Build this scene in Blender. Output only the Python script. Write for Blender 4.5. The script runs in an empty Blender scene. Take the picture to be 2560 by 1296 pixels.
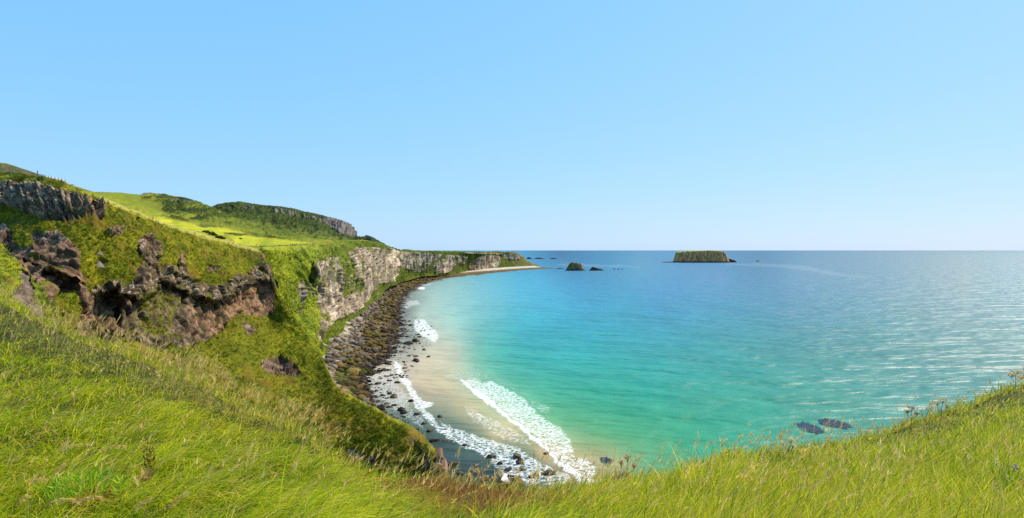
import bpy, math, random
import numpy as np
from mathutils import Vector, Matrix

random.seed(7)
RS = np.random.RandomState(11)
SC = bpy.context.scene
COL = SC.collection
F, CX, HY, H = 1525.0, 1280.0, 626.0, 55.0      # focal length (px), centre, horizon row, eye height above the sea (m)

# ------------------------------------------------------------------ maths helpers
_perm = RS.permutation(256)
_perm = np.concatenate([_perm, _perm, _perm])
_g = RS.normal(size=(256, 3)); _g /= np.linalg.norm(_g, axis=1)[:, None]

def perlin(p):
    """gradient noise, p (...,3) -> about -1..1"""
    p = np.asarray(p, dtype=np.float64)
    i = np.floor(p).astype(np.int64); f = p - i; i &= 255
    u = f * f * f * (f * (f * 6 - 15) + 10)
    out = 0.0
    for dx in (0, 1):
        wx = u[..., 0] if dx else 1 - u[..., 0]
        for dy in (0, 1):
            wy = u[..., 1] if dy else 1 - u[..., 1]
            for dz in (0, 1):
                wz = u[..., 2] if dz else 1 - u[..., 2]
                h = _perm[_perm[_perm[(i[..., 0] + dx) & 255] + ((i[..., 1] + dy) & 255)] + ((i[..., 2] + dz) & 255)]
                g = _g[h]
                d = g[..., 0] * (f[..., 0] - dx) + g[..., 1] * (f[..., 1] - dy) + g[..., 2] * (f[..., 2] - dz)
                out = out + wx * wy * wz * d
    return out * 1.6

def fbm(p, octv=4, gain=0.5, lac=2.03):
    a, s, t = 1.0, 0.0, 0.0
    q = np.array(p, dtype=np.float64)
    for k in range(octv):
        s = s + a * perlin(q); t += a
        q = q * lac + 17.3; a *= gain
    return s / t * 1.5

def ridged(p, octv=3, gain=0.55):
    a, s, t = 1.0, 0.0, 0.0
    q = np.array(p, dtype=np.float64)
    for k in range(octv):
        s = s + a * (1 - np.abs(perlin(q)) * 2); t += a
        q = q * 2.1 + 9.1; a *= gain
    return s / t

_rf = RS.uniform(0, 1, (256, 4))
def cells(p):
    """cellular noise: distance to the cell wall and two random numbers of the cell"""
    i = np.floor(p).astype(np.int64); f = p - i
    d1 = np.full(p.shape[:-1], 9.0); d2 = d1.copy(); r1 = np.zeros(p.shape[:-1]); r2 = r1.copy()
    for dx in (-1, 0, 1):
        for dy in (-1, 0, 1):
            for dz in (-1, 0, 1):
                h = _perm[_perm[_perm[(i[..., 0] + dx) & 255] + ((i[..., 1] + dy) & 255)] + ((i[..., 2] + dz) & 255)]
                q = _rf[h]
                d = np.sqrt((f[..., 0] - dx - q[..., 0]) ** 2 + (f[..., 1] - dy - q[..., 1]) ** 2 + (f[..., 2] - dz - q[..., 2]) ** 2)
                c = d < d1
                d2 = np.where(c, d1, np.minimum(d2, d)); d1 = np.where(c, d, d1)
                r1 = np.where(c, q[..., 3], r1); r2 = np.where(c, q[..., 0], r2)
    return d2 - d1, r1, r2

def stk(*a):
    return np.stack(np.broadcast_arrays(*a), axis=-1)

def sstep(a, b, x):
    t = np.clip((x - a) / (b - a), 0, 1)          # also works with a > b
    return t * t * (3 - 2 * t)

def mix(a, b, t):
    return a * (1 - t) + b * t

def cmix(a, b, t):
    return np.asarray(a) * (1 - t[..., None]) + np.asarray(b) * t[..., None]

def curve(pts, x, smooth=0):
    pts = sorted(pts)
    xs = np.array([p[0] for p in pts], float); ys = np.array([p[1] for p in pts], float)
    if smooth:
        y = 0
        ks = np.linspace(-2, 2, 9); w = np.exp(-ks * ks / 2); w /= w.sum()
        for k, ww in zip(ks, w):
            y = y + ww * np.interp(x + k * smooth, xs, ys)
        return y
    return np.interp(x, xs, ys)

class RBF:
    """smooth interpolation through scattered control points"""
    def __init__(s, pts, vals, sc=100.0):
        s.c = np.asarray(pts, float) / sc; s.sc = sc
        v = np.asarray(vals, float)
        if v.ndim == 1: v = v[:, None]
        n = len(s.c)
        r = np.linalg.norm(s.c[:, None] - s.c[None], axis=2)
        A = np.zeros((n + 3, n + 3)); A[:n, :n] = r
        A[:n, n] = 1; A[:n, n + 1:] = s.c; A[n, :n] = 1; A[n + 1:, :n] = s.c.T
        b = np.zeros((n + 3, v.shape[1])); b[:n] = v
        s.w = np.linalg.lstsq(A, b, rcond=None)[0]
    def __call__(s, X, Y):
        sh = X.shape
        q = np.stack([X.ravel(), Y.ravel()], 1) / s.sc
        n = len(s.c)
        out = np.zeros((len(q), s.w.shape[1]))
        for a in range(0, len(q), 60000):
            qq = q[a:a + 60000]
            r = np.linalg.norm(qq[:, None] - s.c[None], axis=2)
            out[a:a + 60000] = r @ s.w[:n] + s.w[n] + qq @ s.w[n + 1:]
        return out.reshape(sh + (s.w.shape[1],))

def inpoly(X, Y, poly):
    r = np.zeros(X.shape, bool)
    n = len(poly)
    for i in range(n):
        x0, y0 = poly[i]; x1, y1 = poly[(i + 1) % n]
        if y0 == y1: continue
        c = ((y0 > Y) != (y1 > Y)) & (X < (x1 - x0) * (Y - y0) / (y1 - y0) + x0)
        r ^= c
    return r.astype(float)

def blur(a, n=1):
    for _ in range(n):
        b = np.pad(a, 1, mode='edge')
        a = (b[1:-1, 1:-1] * 2 + b[:-2, 1:-1] + b[2:, 1:-1] + b[1:-1, :-2] + b[1:-1, 2:]) / 6
    return a

def softpoly(X, Y, poly, n, nz, amt=0.5):
    m = blur(inpoly(X, Y, poly), n) + nz * amt * 0.5
    return sstep(0.40, 0.60, m)

def P(px, py, Y):
    px, py, Y = np.broadcast_arrays(np.asarray(px, float), np.asarray(py, float), np.asarray(Y, float))
    return np.stack([(px - CX) / F * Y, Y, H - (py - HY) / F * Y], axis=-1)

def onz(px, py, z):
    """point at height z seen at a given place in the survey photograph"""
    return P(px, py, (H - z) * F / (np.asarray(py, float) - HY))

# ------------------------------------------------------------------ object helpers
def tag(o, label=None, cat=None, group=None, kind=None):
    if label: o['label'] = label
    if cat: o['category'] = cat
    if group: o['group'] = group
    if kind: o['kind'] = kind
    return o

def mesh_from(name, verts, faces, mat=None, cols=None, smooth=True, extra=None):
    """faces: int array (n,3) or (n,4)"""
    me = bpy.data.meshes.new(name)
    v = np.ascontiguousarray(verts, dtype=np.float32).reshape(-1, 3)
    f = np.ascontiguousarray(faces, dtype=np.int32)
    k = f.shape[1]
    me.vertices.add(len(v)); me.vertices.foreach_set('co', v.ravel())
    me.loops.add(f.size); me.loops.foreach_set('vertex_index', f.ravel())
    me.polygons.add(len(f))
    me.polygons.foreach_set('loop_start', np.arange(0, f.size, k, dtype=np.int32))
    if smooth:
        me.polygons.foreach_set('use_smooth', np.ones(len(f), dtype=bool))
    if cols is not None:
        c = np.ones((len(v), 4), np.float32); c[:, :3] = np.clip(cols.reshape(-1, 3), 0, 1)
        a = me.color_attributes.new('col', 'FLOAT_COLOR', 'POINT')
        a.data.foreach_set('color', c.ravel())
    for nm, arr in (extra or {}).items():
        a = me.attributes.new(nm, 'FLOAT', 'POINT')
        a.data.foreach_set('value', np.ascontiguousarray(arr, dtype=np.float32).ravel())
    me.update(); me.validate()
    if mat: me.materials.append(mat)
    return me

def link(name, me, parent=None):
    o = bpy.data.objects.new(name, me); COL.objects.link(o)
    if parent: o.parent = parent
    return o

def grid_faces(nr, nc):
    i = np.arange(nr * nc).reshape(nr, nc)
    return np.stack([i[:-1, :-1], i[1:, :-1], i[1:, 1:], i[:-1, 1:]], -1).reshape(-1, 4)

def nodes(name):
    m = bpy.data.materials.new(name); m.use_nodes = True
    nt = m.node_tree; nt.nodes.clear()
    def N(t, **kw):
        n = nt.nodes.new(t)
        for k, v in kw.items():
            if k in n.inputs: n.inputs[k].default_value = v
            else: setattr(n, k, v)
        return n
    L = nt.links.new
    return m, N, L

def terrain_mat(name, scale=1.0, bump=0.6, lo=0.55, hi=1.45, rough=0.95):
    m, N, L = nodes(name)
    out = N('ShaderNodeOutputMaterial'); b = N('ShaderNodeBsdfPrincipled')
    b.inputs['Roughness'].default_value = rough
    b.inputs['Specular IOR Level'].default_value = 0.12
    L(b.outputs[0], out.inputs[0])
    at = N('ShaderNodeAttribute', attribute_name='col')
    geo = N('ShaderNodeNewGeometry')
    n1 = N('ShaderNodeTexNoise', Scale=1.1 * scale, Detail=6.0, Roughness=0.68); L(geo.outputs['Position'], n1.inputs['Vector'])
    mr = N('ShaderNodeMapRange'); L(n1.outputs[0], mr.inputs[0])
    mr.inputs[1].default_value = 0.25; mr.inputs[2].default_value = 0.75; mr.inputs[3].default_value = lo; mr.inputs[4].default_value = hi
    mx = N('ShaderNodeVectorMath', operation='SCALE'); L(at.outputs['Color'], mx.inputs[0]); L(mr.outputs[0], mx.inputs['Scale'])
    L(mx.outputs[0], b.inputs['Base Color'])
    n2 = N('ShaderNodeTexNoise', Scale=2.2 * scale, Detail=5.0, Roughness=0.65); L(geo.outputs['Position'], n2.inputs['Vector'])
    bp = N('ShaderNodeBump', Strength=bump, Distance=0.5 / scale); L(n2.outputs[0], bp.inputs['Height']); L(bp.outputs[0], b.inputs['Normal'])
    return m

def rock_bits(pos):
    """blocky, creased rock relief in metres-scale"""
    return ridged(pos / 9.0, 3) * 0.6 + ridged(pos / 2.7 + 31, 2) * 0.25

LASTCOL = {}
def relief(name, x0, x1, nx, top, bot, nv, ctrl, feat, mat, back=(), vpow=1.0, smooth=6, apron=()):
    px = np.linspace(x0, x1, nx)
    ty = curve(top, px, smooth); by = curve(bot, px, smooth); by = np.maximum(by, ty + 3)
    v = np.linspace(0, 1, nv)[:, None] ** vpow
    PX = np.repeat(px[None], nv, 0); PY = ty[None] * (1 - v) + by[None] * v
    rb = RBF([(c[0], c[1]) for c in ctrl], np.log([c[2] for c in ctrl]))
    Y = np.exp(rb(PX, PY)[..., 0])
    pos = P(PX, PY, Y)
    du = np.gradient(pos, axis=1); dv = np.gradient(pos, axis=0)
    n = np.cross(dv, du); n /= np.linalg.norm(n, axis=2)[..., None] + 1e-9
    if (n * (np.array([0, 0, H]) - pos)).sum(2).mean() < 0: n = -n
    disp, push, col = feat(PX, PY, pos, n)
    ray = pos - np.array([0, 0, H]); ray[..., 2] = 0; ray /= np.linalg.norm(ray, axis=2)[..., None]
    pos2 = pos + n * disp[..., None] + ray * push[..., None]
    rows, crow = [], []
    for d, dz in reversed(list(back)):
        q = pos2[0] + ray[0] * d; q[:, 2] += dz + d * 0.03 * fbm(q / (d * 1.3 + 8), 3)
        rows.append(q); crow.append(col[0])
    V = np.concatenate([np.array(rows).reshape(-1, nx, 3), pos2]) if rows else pos2
    C = np.concatenate([np.array(crow).reshape(-1, nx, 3), col]) if rows else col
    for sc_, zf in apron:                     # the ground carries on towards the viewer's own hillside
        q = pos2[-1].copy(); q[:, :2] *= sc_; q[:, 2] = q[:, 2] * zf + 0.8 * fbm(q / 6, 3)
        V = np.concatenate([V, q[None]]); C = np.concatenate([C, (grass_col(q, 0.9) * np.array((1.05, 0.9, 0.55)))[None]])
    me = mesh_from(name, V, grid_faces(V.shape[0], nx), mat, C)
    o = link(name, me); o['kind'] = 'structure'
    LASTCOL[name] = (pos2, col, n)
    return o, pos2

# grass albedos (linear)
G_DK, G_MID, G_YEL, G_BR = (0.045, 0.068, 0.006), (0.125, 0.150, 0.009), (0.275, 0.270, 0.014), (0.135, 0.085, 0.022)
G_GRN = (0.080, 0.130, 0.008)

def grass_col(pos, sc=1.0, yellow=0.0, brown=0.0, dark=0.0):
    a = fbm(pos / (26 * sc), 4); b = fbm(pos / (7 * sc) + 50, 4, 0.65); c = fbm(pos / (1.9 * sc) + 90, 3, 0.7)
    t = a * 0.45 + b * 0.6 + c * 0.55
    col = cmix(G_DK, G_MID, sstep(-0.75, 0.15, t - dark))
    col = cmix(col, G_YEL, sstep(0.0, 0.9, t + yellow - dark) * 0.85)
    gr = sstep(0.1, 0.6, fbm(pos / (13 * sc) + 133, 3))
    col = cmix(col, G_GRN, gr * 0.5)
    br = sstep(0.15, 0.65, fbm(pos / (8 * sc) + 211, 4, 0.65) + brown)
    col = cmix(col, G_BR, br * 0.7)
    return col

def warp(PX, PY, amp=9.0, sc=38.0, off=0):
    q = stk(PX / sc, PY / sc, np.full_like(PX, 3.3 + off))
    wx = fbm(q, 4, 0.6) * amp; wy = fbm(q + 71.7, 4, 0.6) * amp
    return PX + wx, PY + wy

# ------------------------------------------------------------------ headland with the dark basalt cliff
RIDGE = [(-160, 402), (-60, 420), (0, 432), (60, 437), (100, 444), (160, 455), (200, 474), (240, 491), (290, 512), (350, 535), (400, 556), (450, 573), (500, 588),
         (560, 604), (600, 614), (640, 624), (660, 632)]
NOSE = [(668, 648), (680, 682), (691, 717), (706, 750), (728, 783), (760, 826), (796, 870), (815, 915), (832, 955), (850, 980), (885, 1000), (920, 1022),
        (950, 1038), (975, 1056), (1000, 1064), (1030, 1084), (1060, 1110), (1080, 1140), (1095, 1162), (1112, 1200), (1125, 1235), (1135, 1260)]
HEAD_BOT = [(-160, 900), (0, 900), (200, 960), (400, 1030), (600, 1130), (800, 1230), (900, 1260), (1140, 1275)]
HEAD_CTRL = [(-160, 400, 232), (0, 432, 225), (160, 455, 205), (240, 491, 203), (350, 535, 216), (450, 572, 236), (560, 604, 266), (640, 624, 296), (668, 648, 301),
             (-100, 560, 205), (0, 545, 198), (130, 562, 187), (250, 552, 192), (330, 570, 203), (400, 625, 212), (0, 600, 181), (100, 600, 178), (180, 640, 174),
             (300, 650, 190), (350, 700, 193), (250, 715, 179), (500, 650, 234), (600, 690, 266), (655, 735, 284), (230, 850, 166), (300, 862, 170),
             (400, 872, 186), (500, 858, 214), (560, 815, 240), (672, 790, 278), (0, 740, 150), (130, 790, 148), (700, 900, 240), (600, 880, 222), (470, 930, 178),
             (600, 1000, 178), (740, 1050, 178), (800, 1100, 163), (870, 1160, 150), (1000, 1185, 145), (1095, 1165, 146), (850, 982, 200), (920, 1024, 178), (1000, 1066, 165), (1060, 1112, 155), (832, 956, 213), (815, 916, 228), (760, 826, 264),
             (796, 870, 250), (728, 783, 276), (691, 717, 289), (0, 880, 128), (300, 980, 140), (600, 1130, 140), (900, 1250, 140), (1130, 1250, 141)]
R_COL = [(-170, 450), (0, 470), (30, 466), (70, 471), (108, 468), (128, 481), (165, 493), (200, 498), (232, 508), (254, 512), (259, 520), (254, 556), (232, 552), (210, 550),
         (190, 560), (150, 566), (110, 556), (70, 536), (30, 520), (0, 517), (-170, 505)]
R_CAVE = [(-170, 545), (0, 556), (22, 570), (34, 585), (32, 606), (60, 618), (92, 622), (88, 604), (72, 590), (92, 580), (118, 588), (150, 578), (164, 598), (188, 615),
          (196, 645), (198, 680), (210, 715), (222, 750), (214, 800), (204, 850), (180, 850), (192, 790), (186, 742), (168, 738), (132, 740), (122, 770), (70, 760),
          (40, 690), (10, 640), (-170, 600)]
R_MAIN = [(224, 730), (240, 714), (275, 704), (300, 702), (318, 718), (330, 700), (346, 672), (352, 650), (340, 622), (348, 604), (374, 598), (404, 614), (403, 640),
          (396, 676), (412, 658), (430, 664), (444, 690), (450, 640), (462, 650), (474, 692), (500, 712), (540, 716), (572, 704), (594, 684), (610, 694), (628, 672),
          (650, 658), (668, 660), (680, 686), (690, 716), (692, 740), (688, 785), (640, 792), (604, 788), (572, 800), (552, 832), (498, 862), (440, 874), (380, 868), (310, 852),
          (262, 858), (214, 870), (196, 850), (200, 800), (214, 770)]
LIP = [(200, 740), (224, 742), (250, 728), (290, 722), (318, 738), (345, 750), (370, 735), (400, 706), (440, 712), (470, 728), (500, 742), (530, 752), (560, 744),
       (590, 730), (620, 704), (645, 700), (668, 706), (695, 735)]
H_SPOTS = [[(260, 576), (285, 570), (310, 572), (314, 584), (290, 594), (268, 588)], [(232, 656), (246, 650), (262, 656), (258, 672), (250, 676), (236, 668)],
           [(244, 628), (254, 626), (254, 640), (246, 642)], [(344, 600), (362, 586), (376, 598), (372, 618), (348, 618)], [(380, 618), (404, 615), (402, 652), (388, 670), (378, 655)],
           [(640, 646), (654, 642), (660, 650), (646, 654)], [(600, 810), (625, 815), (640, 830), (632, 840), (612, 834)], [(652, 905), (700, 888), (740, 912), (752, 936), (720, 944), (668, 942), (650, 930)],
           [(868, 1120), (900, 1136), (950, 1150), (940, 1176), (890, 1176), (862, 1146)], [(445, 640), (456, 634), (464, 660), (462, 690), (448, 690)],
           [(1085, 1150), (1100, 1160), (1125, 1215), (1110, 1230), (1092, 1190)], [(514, 668), (536, 664), (542, 674), (520, 680)]]
PATCH_G = [[(345, 735), (385, 722), (420, 745), (440, 780), (425, 830), (390, 850), (352, 820), (350, 770)], [(398, 745), (430, 735), (455, 755), (440, 775), (410, 770)],
           [(415, 835), (440, 828), (448, 850), (420, 860)], [(330, 815), (345, 830), (338, 850), (318, 848)], [(455, 700), (470, 705), (474, 720), (458, 722)]]

def head_feat(PX, PY, pos, n):
    wx, wy = warp(PX, PY, 7, 30); w2, w3 = warp(PX, PY, 4, 11, 5)
    QX, QY = (wx + w2 - PX), (wy + w3 - PY)
    nz = fbm(pos / 2.4 + 61, 4, 0.65)
    colm = softpoly(wx, wy, R_COL, 3, nz, 0.6)
    cave = softpoly(wx, wy, R_CAVE, 4, nz, 0.8)
    main = inpoly(QX, QY, R_MAIN)
    vx, vy = warp(PX, PY, 18, 26, 8)
    mossy = 0
    for p in PATCH_G: mossy = np.maximum(mossy, inpoly(vx + QX - wx, vy + QY - wy, p))
    mossy = blur(mossy, 6)
    main = sstep(0.36, 0.62, blur(main, 4) + nz * 0.42)
    spot = 0
    for p in H_SPOTS: spot = np.maximum(spot, inpoly(QX, QY, p))
    spot = sstep(0.36, 0.62, blur(spot, 2) + nz * 0.5)
    rock = np.clip(np.maximum(np.maximum(colm, cave), np.maximum(main, spot)), 0, 1)
    # --- displacement
    g = fbm(pos / 15, 4) * 1.6 + fbm(pos / 4.5 + 7, 3, 0.6) * 0.75 + fbm(pos / 1.3 + 3, 2) * 0.28
    # ribs running down the grass slope
    g += ridged(stk(pos[..., 0] / 14 + pos[..., 1] / 40, pos[..., 1] / 26, pos[..., 2] / 60), 2) * 1.0
    jit = stk(fbm(pos / 3 + 5, 2), fbm(pos / 3 + 25, 2), fbm(pos / 3 + 45, 2)) * 0.9
    e1, a1, b1_ = cells((pos + jit) / np.array((5.2, 5.2, 6.6))); e2, a2, b2_ = cells((pos + jit * 0.5) / np.array((1.9, 1.9, 2.5)) + 30)
    r = (a1 - 0.5) * 2.6 + (a2 - 0.5) * 0.75 - (1 - sstep(0.0, 0.12, e1)) * 0.5 + ridged(pos / 12 + 5, 3) * 1.6 + ridged(stk(pos[..., 0] / 3, pos[..., 1] / 3, pos[..., 2] / 7), 2) * 0.5 - 0.8
    crack = np.maximum(1 - sstep(0.02, 0.10, e1), (1 - sstep(0.02, 0.08, e2)) * 0.45)
    cl = ridged(stk(PX / 17 - (PY - 500) / 60, PX * 0 + 2, PY / 120), 2) * 3.0 + ridged(stk(PX / 7.5 - (PY - 500) / 30, PX * 0 + 8, PY / 50), 2) * 1.1 + fbm(pos / 2, 2) * 0.4
    fade = sstep(0, 22, PY - np.interp(PX, [p[0] for p in sorted(RIDGE + NOSE)], [p[1] for p in sorted(RIDGE + NOSE)]))
    disp = mix(mix(g * (0.35 + 0.65 * fade), r, rock), cl, colm)
    # --- overhangs and caves: push away from the sea under the lip
    lip = np.interp(PX, [p[0] for p in LIP], [p[1] for p in LIP]) + fbm(stk(PX / 14, PX * 0, PX * 0), 3) * 8
    under = sstep(0, 14, QY - lip) * (1 - sstep(50, 120, QY - lip)) * main * (1 - sstep(640, 672, PX))
    push = under * 5.0 - main * 2.2 * (1 - sstep(-4, 8, QY - lip))
    push = push + colm * (-2.5 + 6.0 * sstep(518, 560, PY - np.interp(PX, [0, 130, 255], [-8, 8, 4])))
    c1 = blur(inpoly(wx, wy, [(112, 688), (150, 694), (178, 704), (192, 722), (190, 742), (150, 741), (126, 736), (100, 705)]), 3)
    c2 = blur(inpoly(wx, wy, [(226, 764), (240, 748), (270, 742), (296, 750), (306, 790), (312, 850), (250, 850), (218, 830)]), 3)
    c3 = blur(inpoly(wx, wy, [(470, 748), (500, 752), (530, 764), (556, 752), (560, 770), (530, 790), (500, 776)]), 3)
    c4 = blur(inpoly(wx, wy, [(60, 655), (110, 668), (140, 690), (110, 700), (80, 700)]), 3)
    push = push + c1 * 7 + c2 * 4 + c3 * 4 + c4 * 3
    push = push - cave * 2.0 * sstep(575, 600, PY) * (1 - sstep(668, 690, PY))
    rib = blur(inpoly(wx, wy, [(300, 700), (330, 735), (330, 790), (345, 850), (310, 850), (300, 780), (292, 730)]), 3)
    push = push - rib * 3.5
    # --- colours
    n1 = fbm(pos / 2.2 + 12, 4, 0.65); n2 = fbm(pos / 8 + 3, 3); n3 = fbm(stk(pos[..., 0] / 1.3, pos[..., 1] / 1.3, pos[..., 2] / 0.9), 3, 0.7)
    bas = cmix((0.034, 0.023, 0.014), (0.190, 0.128, 0.076), sstep(-0.5, 0.7, n1 + 0.4 * n2))
    red = cmix((0.095, 0.048, 0.026), (0.275, 0.155, 0.083), sstep(-0.6, 0.6, n1))
    pur = cmix((0.075, 0.042, 0.026), (0.225, 0.132, 0.082), sstep(-0.6, 0.6, n1))
    colr = cmix((0.060, 0.035, 0.021), (0.43, 0.265, 0.155), sstep(-0.5, 0.75, n1 + 0.5 * fbm(stk(PX / 5, PY / 40, PX * 0), 3)))
    redm = sstep(0, 14, QY - lip) * sstep(440, 520, PX) * main
    redm = np.maximum(redm * sstep(-0.4, 0.2, n2 + sstep(540, 620, PX)), sstep(0, 30, QY - lip) * (PX < 310) * main * 0.4)
    purm = np.maximum(cave, spot * 0.7)
    tone = (0.62 + 0.75 * a2 * 0.6 + 0.45 * a1)[..., None]
    rc = cmix(bas, red, np.clip(redm, 0, 1)); rc = cmix(rc, pur, np.clip(purm, 0, 1)); rc = cmix(rc, colr, np.clip(colm * (1 - sstep(535, 560, PY)), 0, 1))
    rc = rc * tone; rc = cmix(rc, (0.020, 0.014, 0.010), crack * 0.65)
    lich = sstep(0.30, 0.55, n3 + 0.35 * n2) * np.clip(main * (1 - sstep(-4, 22, QY - lip)) * sstep(-55, -20, QY - lip) + colm * 0.9 * (1 - sstep(505, 545, PY)) + spot * 0.7
                                                  + cave * (1 - sstep(600, 625, PY)) * 0.8 + main * 0.25, 0, 1)
    rc = cmix(rc, (0.48, 0.41, 0.30), lich * 0.85)
    moss = sstep(0.15, 0.5, fbm(pos / 3.5 + 77, 4, 0.6) - 0.02) * (1 - sstep(-2, 12, QY - lip) * 0.45) * (1 - 0.6 * colm)
    moss = np.clip(moss + 1.1 * mossy * sstep(-0.35, 0.25, nz), 0, 1)
    rc = cmix(rc, (0.120, 0.115, 0.010), moss * 0.88)
    top = curve(RIDGE + NOSE, PX)
    d = PY - top
    flank = sstep(660, 700, PX)
    low = sstep(880, 960, PY)
    gc = grass_col(pos, 0.9, yellow=0.05 + 0.5 * (1 - sstep(2, 22, d)) - 0.1 * low, brown=0.10 - 0.35 * flank * (1 - low), dark=0.1)
    lawn = sstep(0, 30, PY - np.interp(PX, [430, 560, 690, 760], [878, 838, 800, 800])) * (1 - sstep(900, 960, PY)) * (PX > 430)
    gc = cmix(gc, grass_col(pos + 5, 0.7, yellow=-0.15, brown=-0.5), lawn * 0.7) * np.array((1.08, 0.90, 0.50)) * (1 + 0.35 * flank * (1 - low))[..., None]  # grass right of the nose brightened in its colour to look sunlit
    # worn pale path along the ridge
    path = (1 - sstep(1.5, 6, np.abs(d - 2))) * sstep(225, 270, PX) * (1 - sstep(640, 662, PX))
    gc = cmix(gc, (0.42, 0.37, 0.09), np.clip(path, 0, 1) * (0.55 + 0.3 * np.clip(n1, -1, 1)))
    yl = sstep(0.05, 0.5, fbm(pos / 5 + 301, 4) + 0.2) * (PX < 250) * (1 - sstep(462, 480, PY - 0.12 * PX))
    gc = cmix(gc, (0.33, 0.30, 0.03), yl * 0.7)
    return disp, push, cmix(gc, rc, rock)

M_LAND = terrain_mat('grass and basalt', 1.0, 0.7)
HEAD, HEADPOS = relief('headland_terrain', -160, 1138, 640, RIDGE + NOSE, HEAD_BOT, 300, HEAD_CTRL, head_feat, M_LAND,
                       back=[(1.5, -0.05), (6, -0.6), (16, -3), (40, -14)], smooth=2, apron=[(0.93, 0.95), (0.86, 0.9), (0.78, 0.86), (0.68, 0.8), (0.55, 0.75), (0.4, 0.7), (0.25, 0.65)])

# ------------------------------------------------------------------ steep grassy spur in front of the cave rock
SPUR = [(-160, 505), (-60, 565), (0, 608), (30, 640), (60, 672), (85, 705), (110, 730), (128, 758), (140, 800), (150, 850), (165, 920)]
def spur_feat(PX, PY, pos, n):
    wx, wy = warp(PX, PY, 6, 25)
    d = PY - curve(SPUR, PX)
    rock = blur(inpoly(wx, wy, [(50, 672), (70, 690), (84, 720), (86, 760), (110, 800), (130, 830), (90, 830), (60, 770), (30, 740), (52, 715)]), 1)
    g = fbm(pos / 9, 4) * 0.9 + fbm(pos / 2.6 + 7, 3) * 0.45
    r = ridged(pos / 4, 3) * 1.0
    gc = grass_col(pos, 0.7, yellow=0.18 + 0.3 * (1 - sstep(3, 40, d)), brown=0.0)
    rc = cmix((0.09, 0.06, 0.05), (0.20, 0.14, 0.11), sstep(-0.5, 0.5, fbm(pos / 1.5, 4)))
    return mix(g, r, rock), rock * 2.0, cmix(gc, rc, rock)
relief('spur_hill', -160, 165, 170, SPUR, [(-160, 960), (165, 960)], 150,
       [(-160, 505, 128), (0, 608, 124), (60, 672, 122), (128, 758, 118), (160, 900, 112), (-160, 700, 105), (0, 760, 104), (90, 850, 104), (-160, 950, 90), (150, 950, 98)],
       spur_feat, M_LAND, back=[(2, -0.2), (8, -3), (25, -16)], smooth=5, apron=[(0.8, 0.95), (0.6, 0.88), (0.35, 0.8)])

# ------------------------------------------------------------------ chalk cliffs and their grassy flank
CH_TOP = [(655, 619), (668, 619), (700, 617), (760, 615), (800, 613), (830, 611), (870, 604), (900, 602), (930, 604), (960, 611), (975, 618), (990, 625.5), (1020, 627.0), (1080, 628.0),
          (1150, 629), (1200, 630), (1260, 631), (1288, 632), (1297, 638), (1308, 645), (1318, 655), (1330, 661), (1345, 664)]
CH_BOT = [(655, 630), (668, 655), (680, 695), (691, 732), (706, 764), (740, 830), (780, 905), (812, 955), (826, 915), (838, 880), (870, 868), (884, 852), (890, 822), (898, 796), (915, 778), (936, 764), (948, 745), (966, 722),
          (1000, 706), (1050, 693), (1120, 687), (1200, 681), (1280, 673), (1345, 668.5)]
CH_CTRL = [(655, 619, 303), (700, 617, 345), (760, 615, 405), (830, 611, 445), (870, 604, 520), (900, 602, 570), (960, 611, 700), (990, 625.5, 850), (1080, 628, 1150), (1200, 630, 1500),
           (1288, 632, 1850), (1330, 661, 1950), (668, 655, 301), (690, 660, 322), (700, 720, 308), (740, 720, 333), (740, 780, 322), (780, 840, 312), (805, 890, 300),
           (780, 930, 268), (700, 800, 290), (794, 862, 318), (812, 830, 342), (780, 680, 352), (770, 645, 366), (830, 650, 408), (850, 780, 410), (846, 655, 418), (830, 640, 425), (838, 880, 318), (870, 866, 334),
           (858, 800, 420), (884, 850, 372), (890, 780, 470), (900, 640, 528), (870, 640, 470), (925, 745, 585), (936, 764, 600), (930, 635, 615), (985, 700, 790), (990, 640, 835),
           (1000, 706, 940), (1050, 692, 1120), (1060, 676, 1130), (1075, 634, 1145), (1170, 680, 1490), (1250, 672, 1770), (1250, 640, 1790), (1340, 668, 1960)]
CHALK = [[(741, 712), (748, 704), (758, 704), (754, 745), (748, 790), (740, 790), (736, 740)],
         [(778, 672), (790, 664), (808, 652), (828, 648), (843, 648), (848, 668), (850, 692), (854, 740), (857, 786), (846, 800), (830, 806), (826, 818), (812, 830), (803, 848), (794, 876), (789, 850),
          (791, 822), (788, 775), (778, 745), (773, 707)],
         [(872, 634), (880, 640), (885, 624), (914, 620), (945, 621), (969, 620), (996, 628), (994, 650), (990, 688), (980, 704), (962, 708), (935, 709), (926, 730), (922, 750), (905, 765), (890, 782), (872, 786), (859, 780), (856, 744),
          (868, 738), (884, 731), (884, 702), (884, 675), (872, 650), (862, 636)],
         [(996, 629), (1024, 631), (1030, 676), (1010, 672), (994, 664)],
         [(1025, 631), (1078, 633), (1082, 648), (1064, 672), (1052, 678), (1036, 680), (1032, 660)],
         [(1086, 634), (1106, 636), (1100, 643), (1084, 655), (1078, 650)], [(1113, 637), (1134, 639), (1136, 660), (1128, 678), (1112, 684), (1088, 684), (1082, 664), (1092, 652), (1112, 648)],
         [(1138, 639), (1166, 643), (1166, 658), (1146, 664)], [(1150, 631), (1290, 634), (1290, 638), (1230, 636), (1170, 634)],
         [(1175, 655), (1200, 642), (1216, 638), (1246, 640), (1252, 655), (1240, 672), (1180, 680), (1172, 670)], [(1255, 634), (1298, 640), (1304, 648), (1270, 650), (1256, 645)]]
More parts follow.
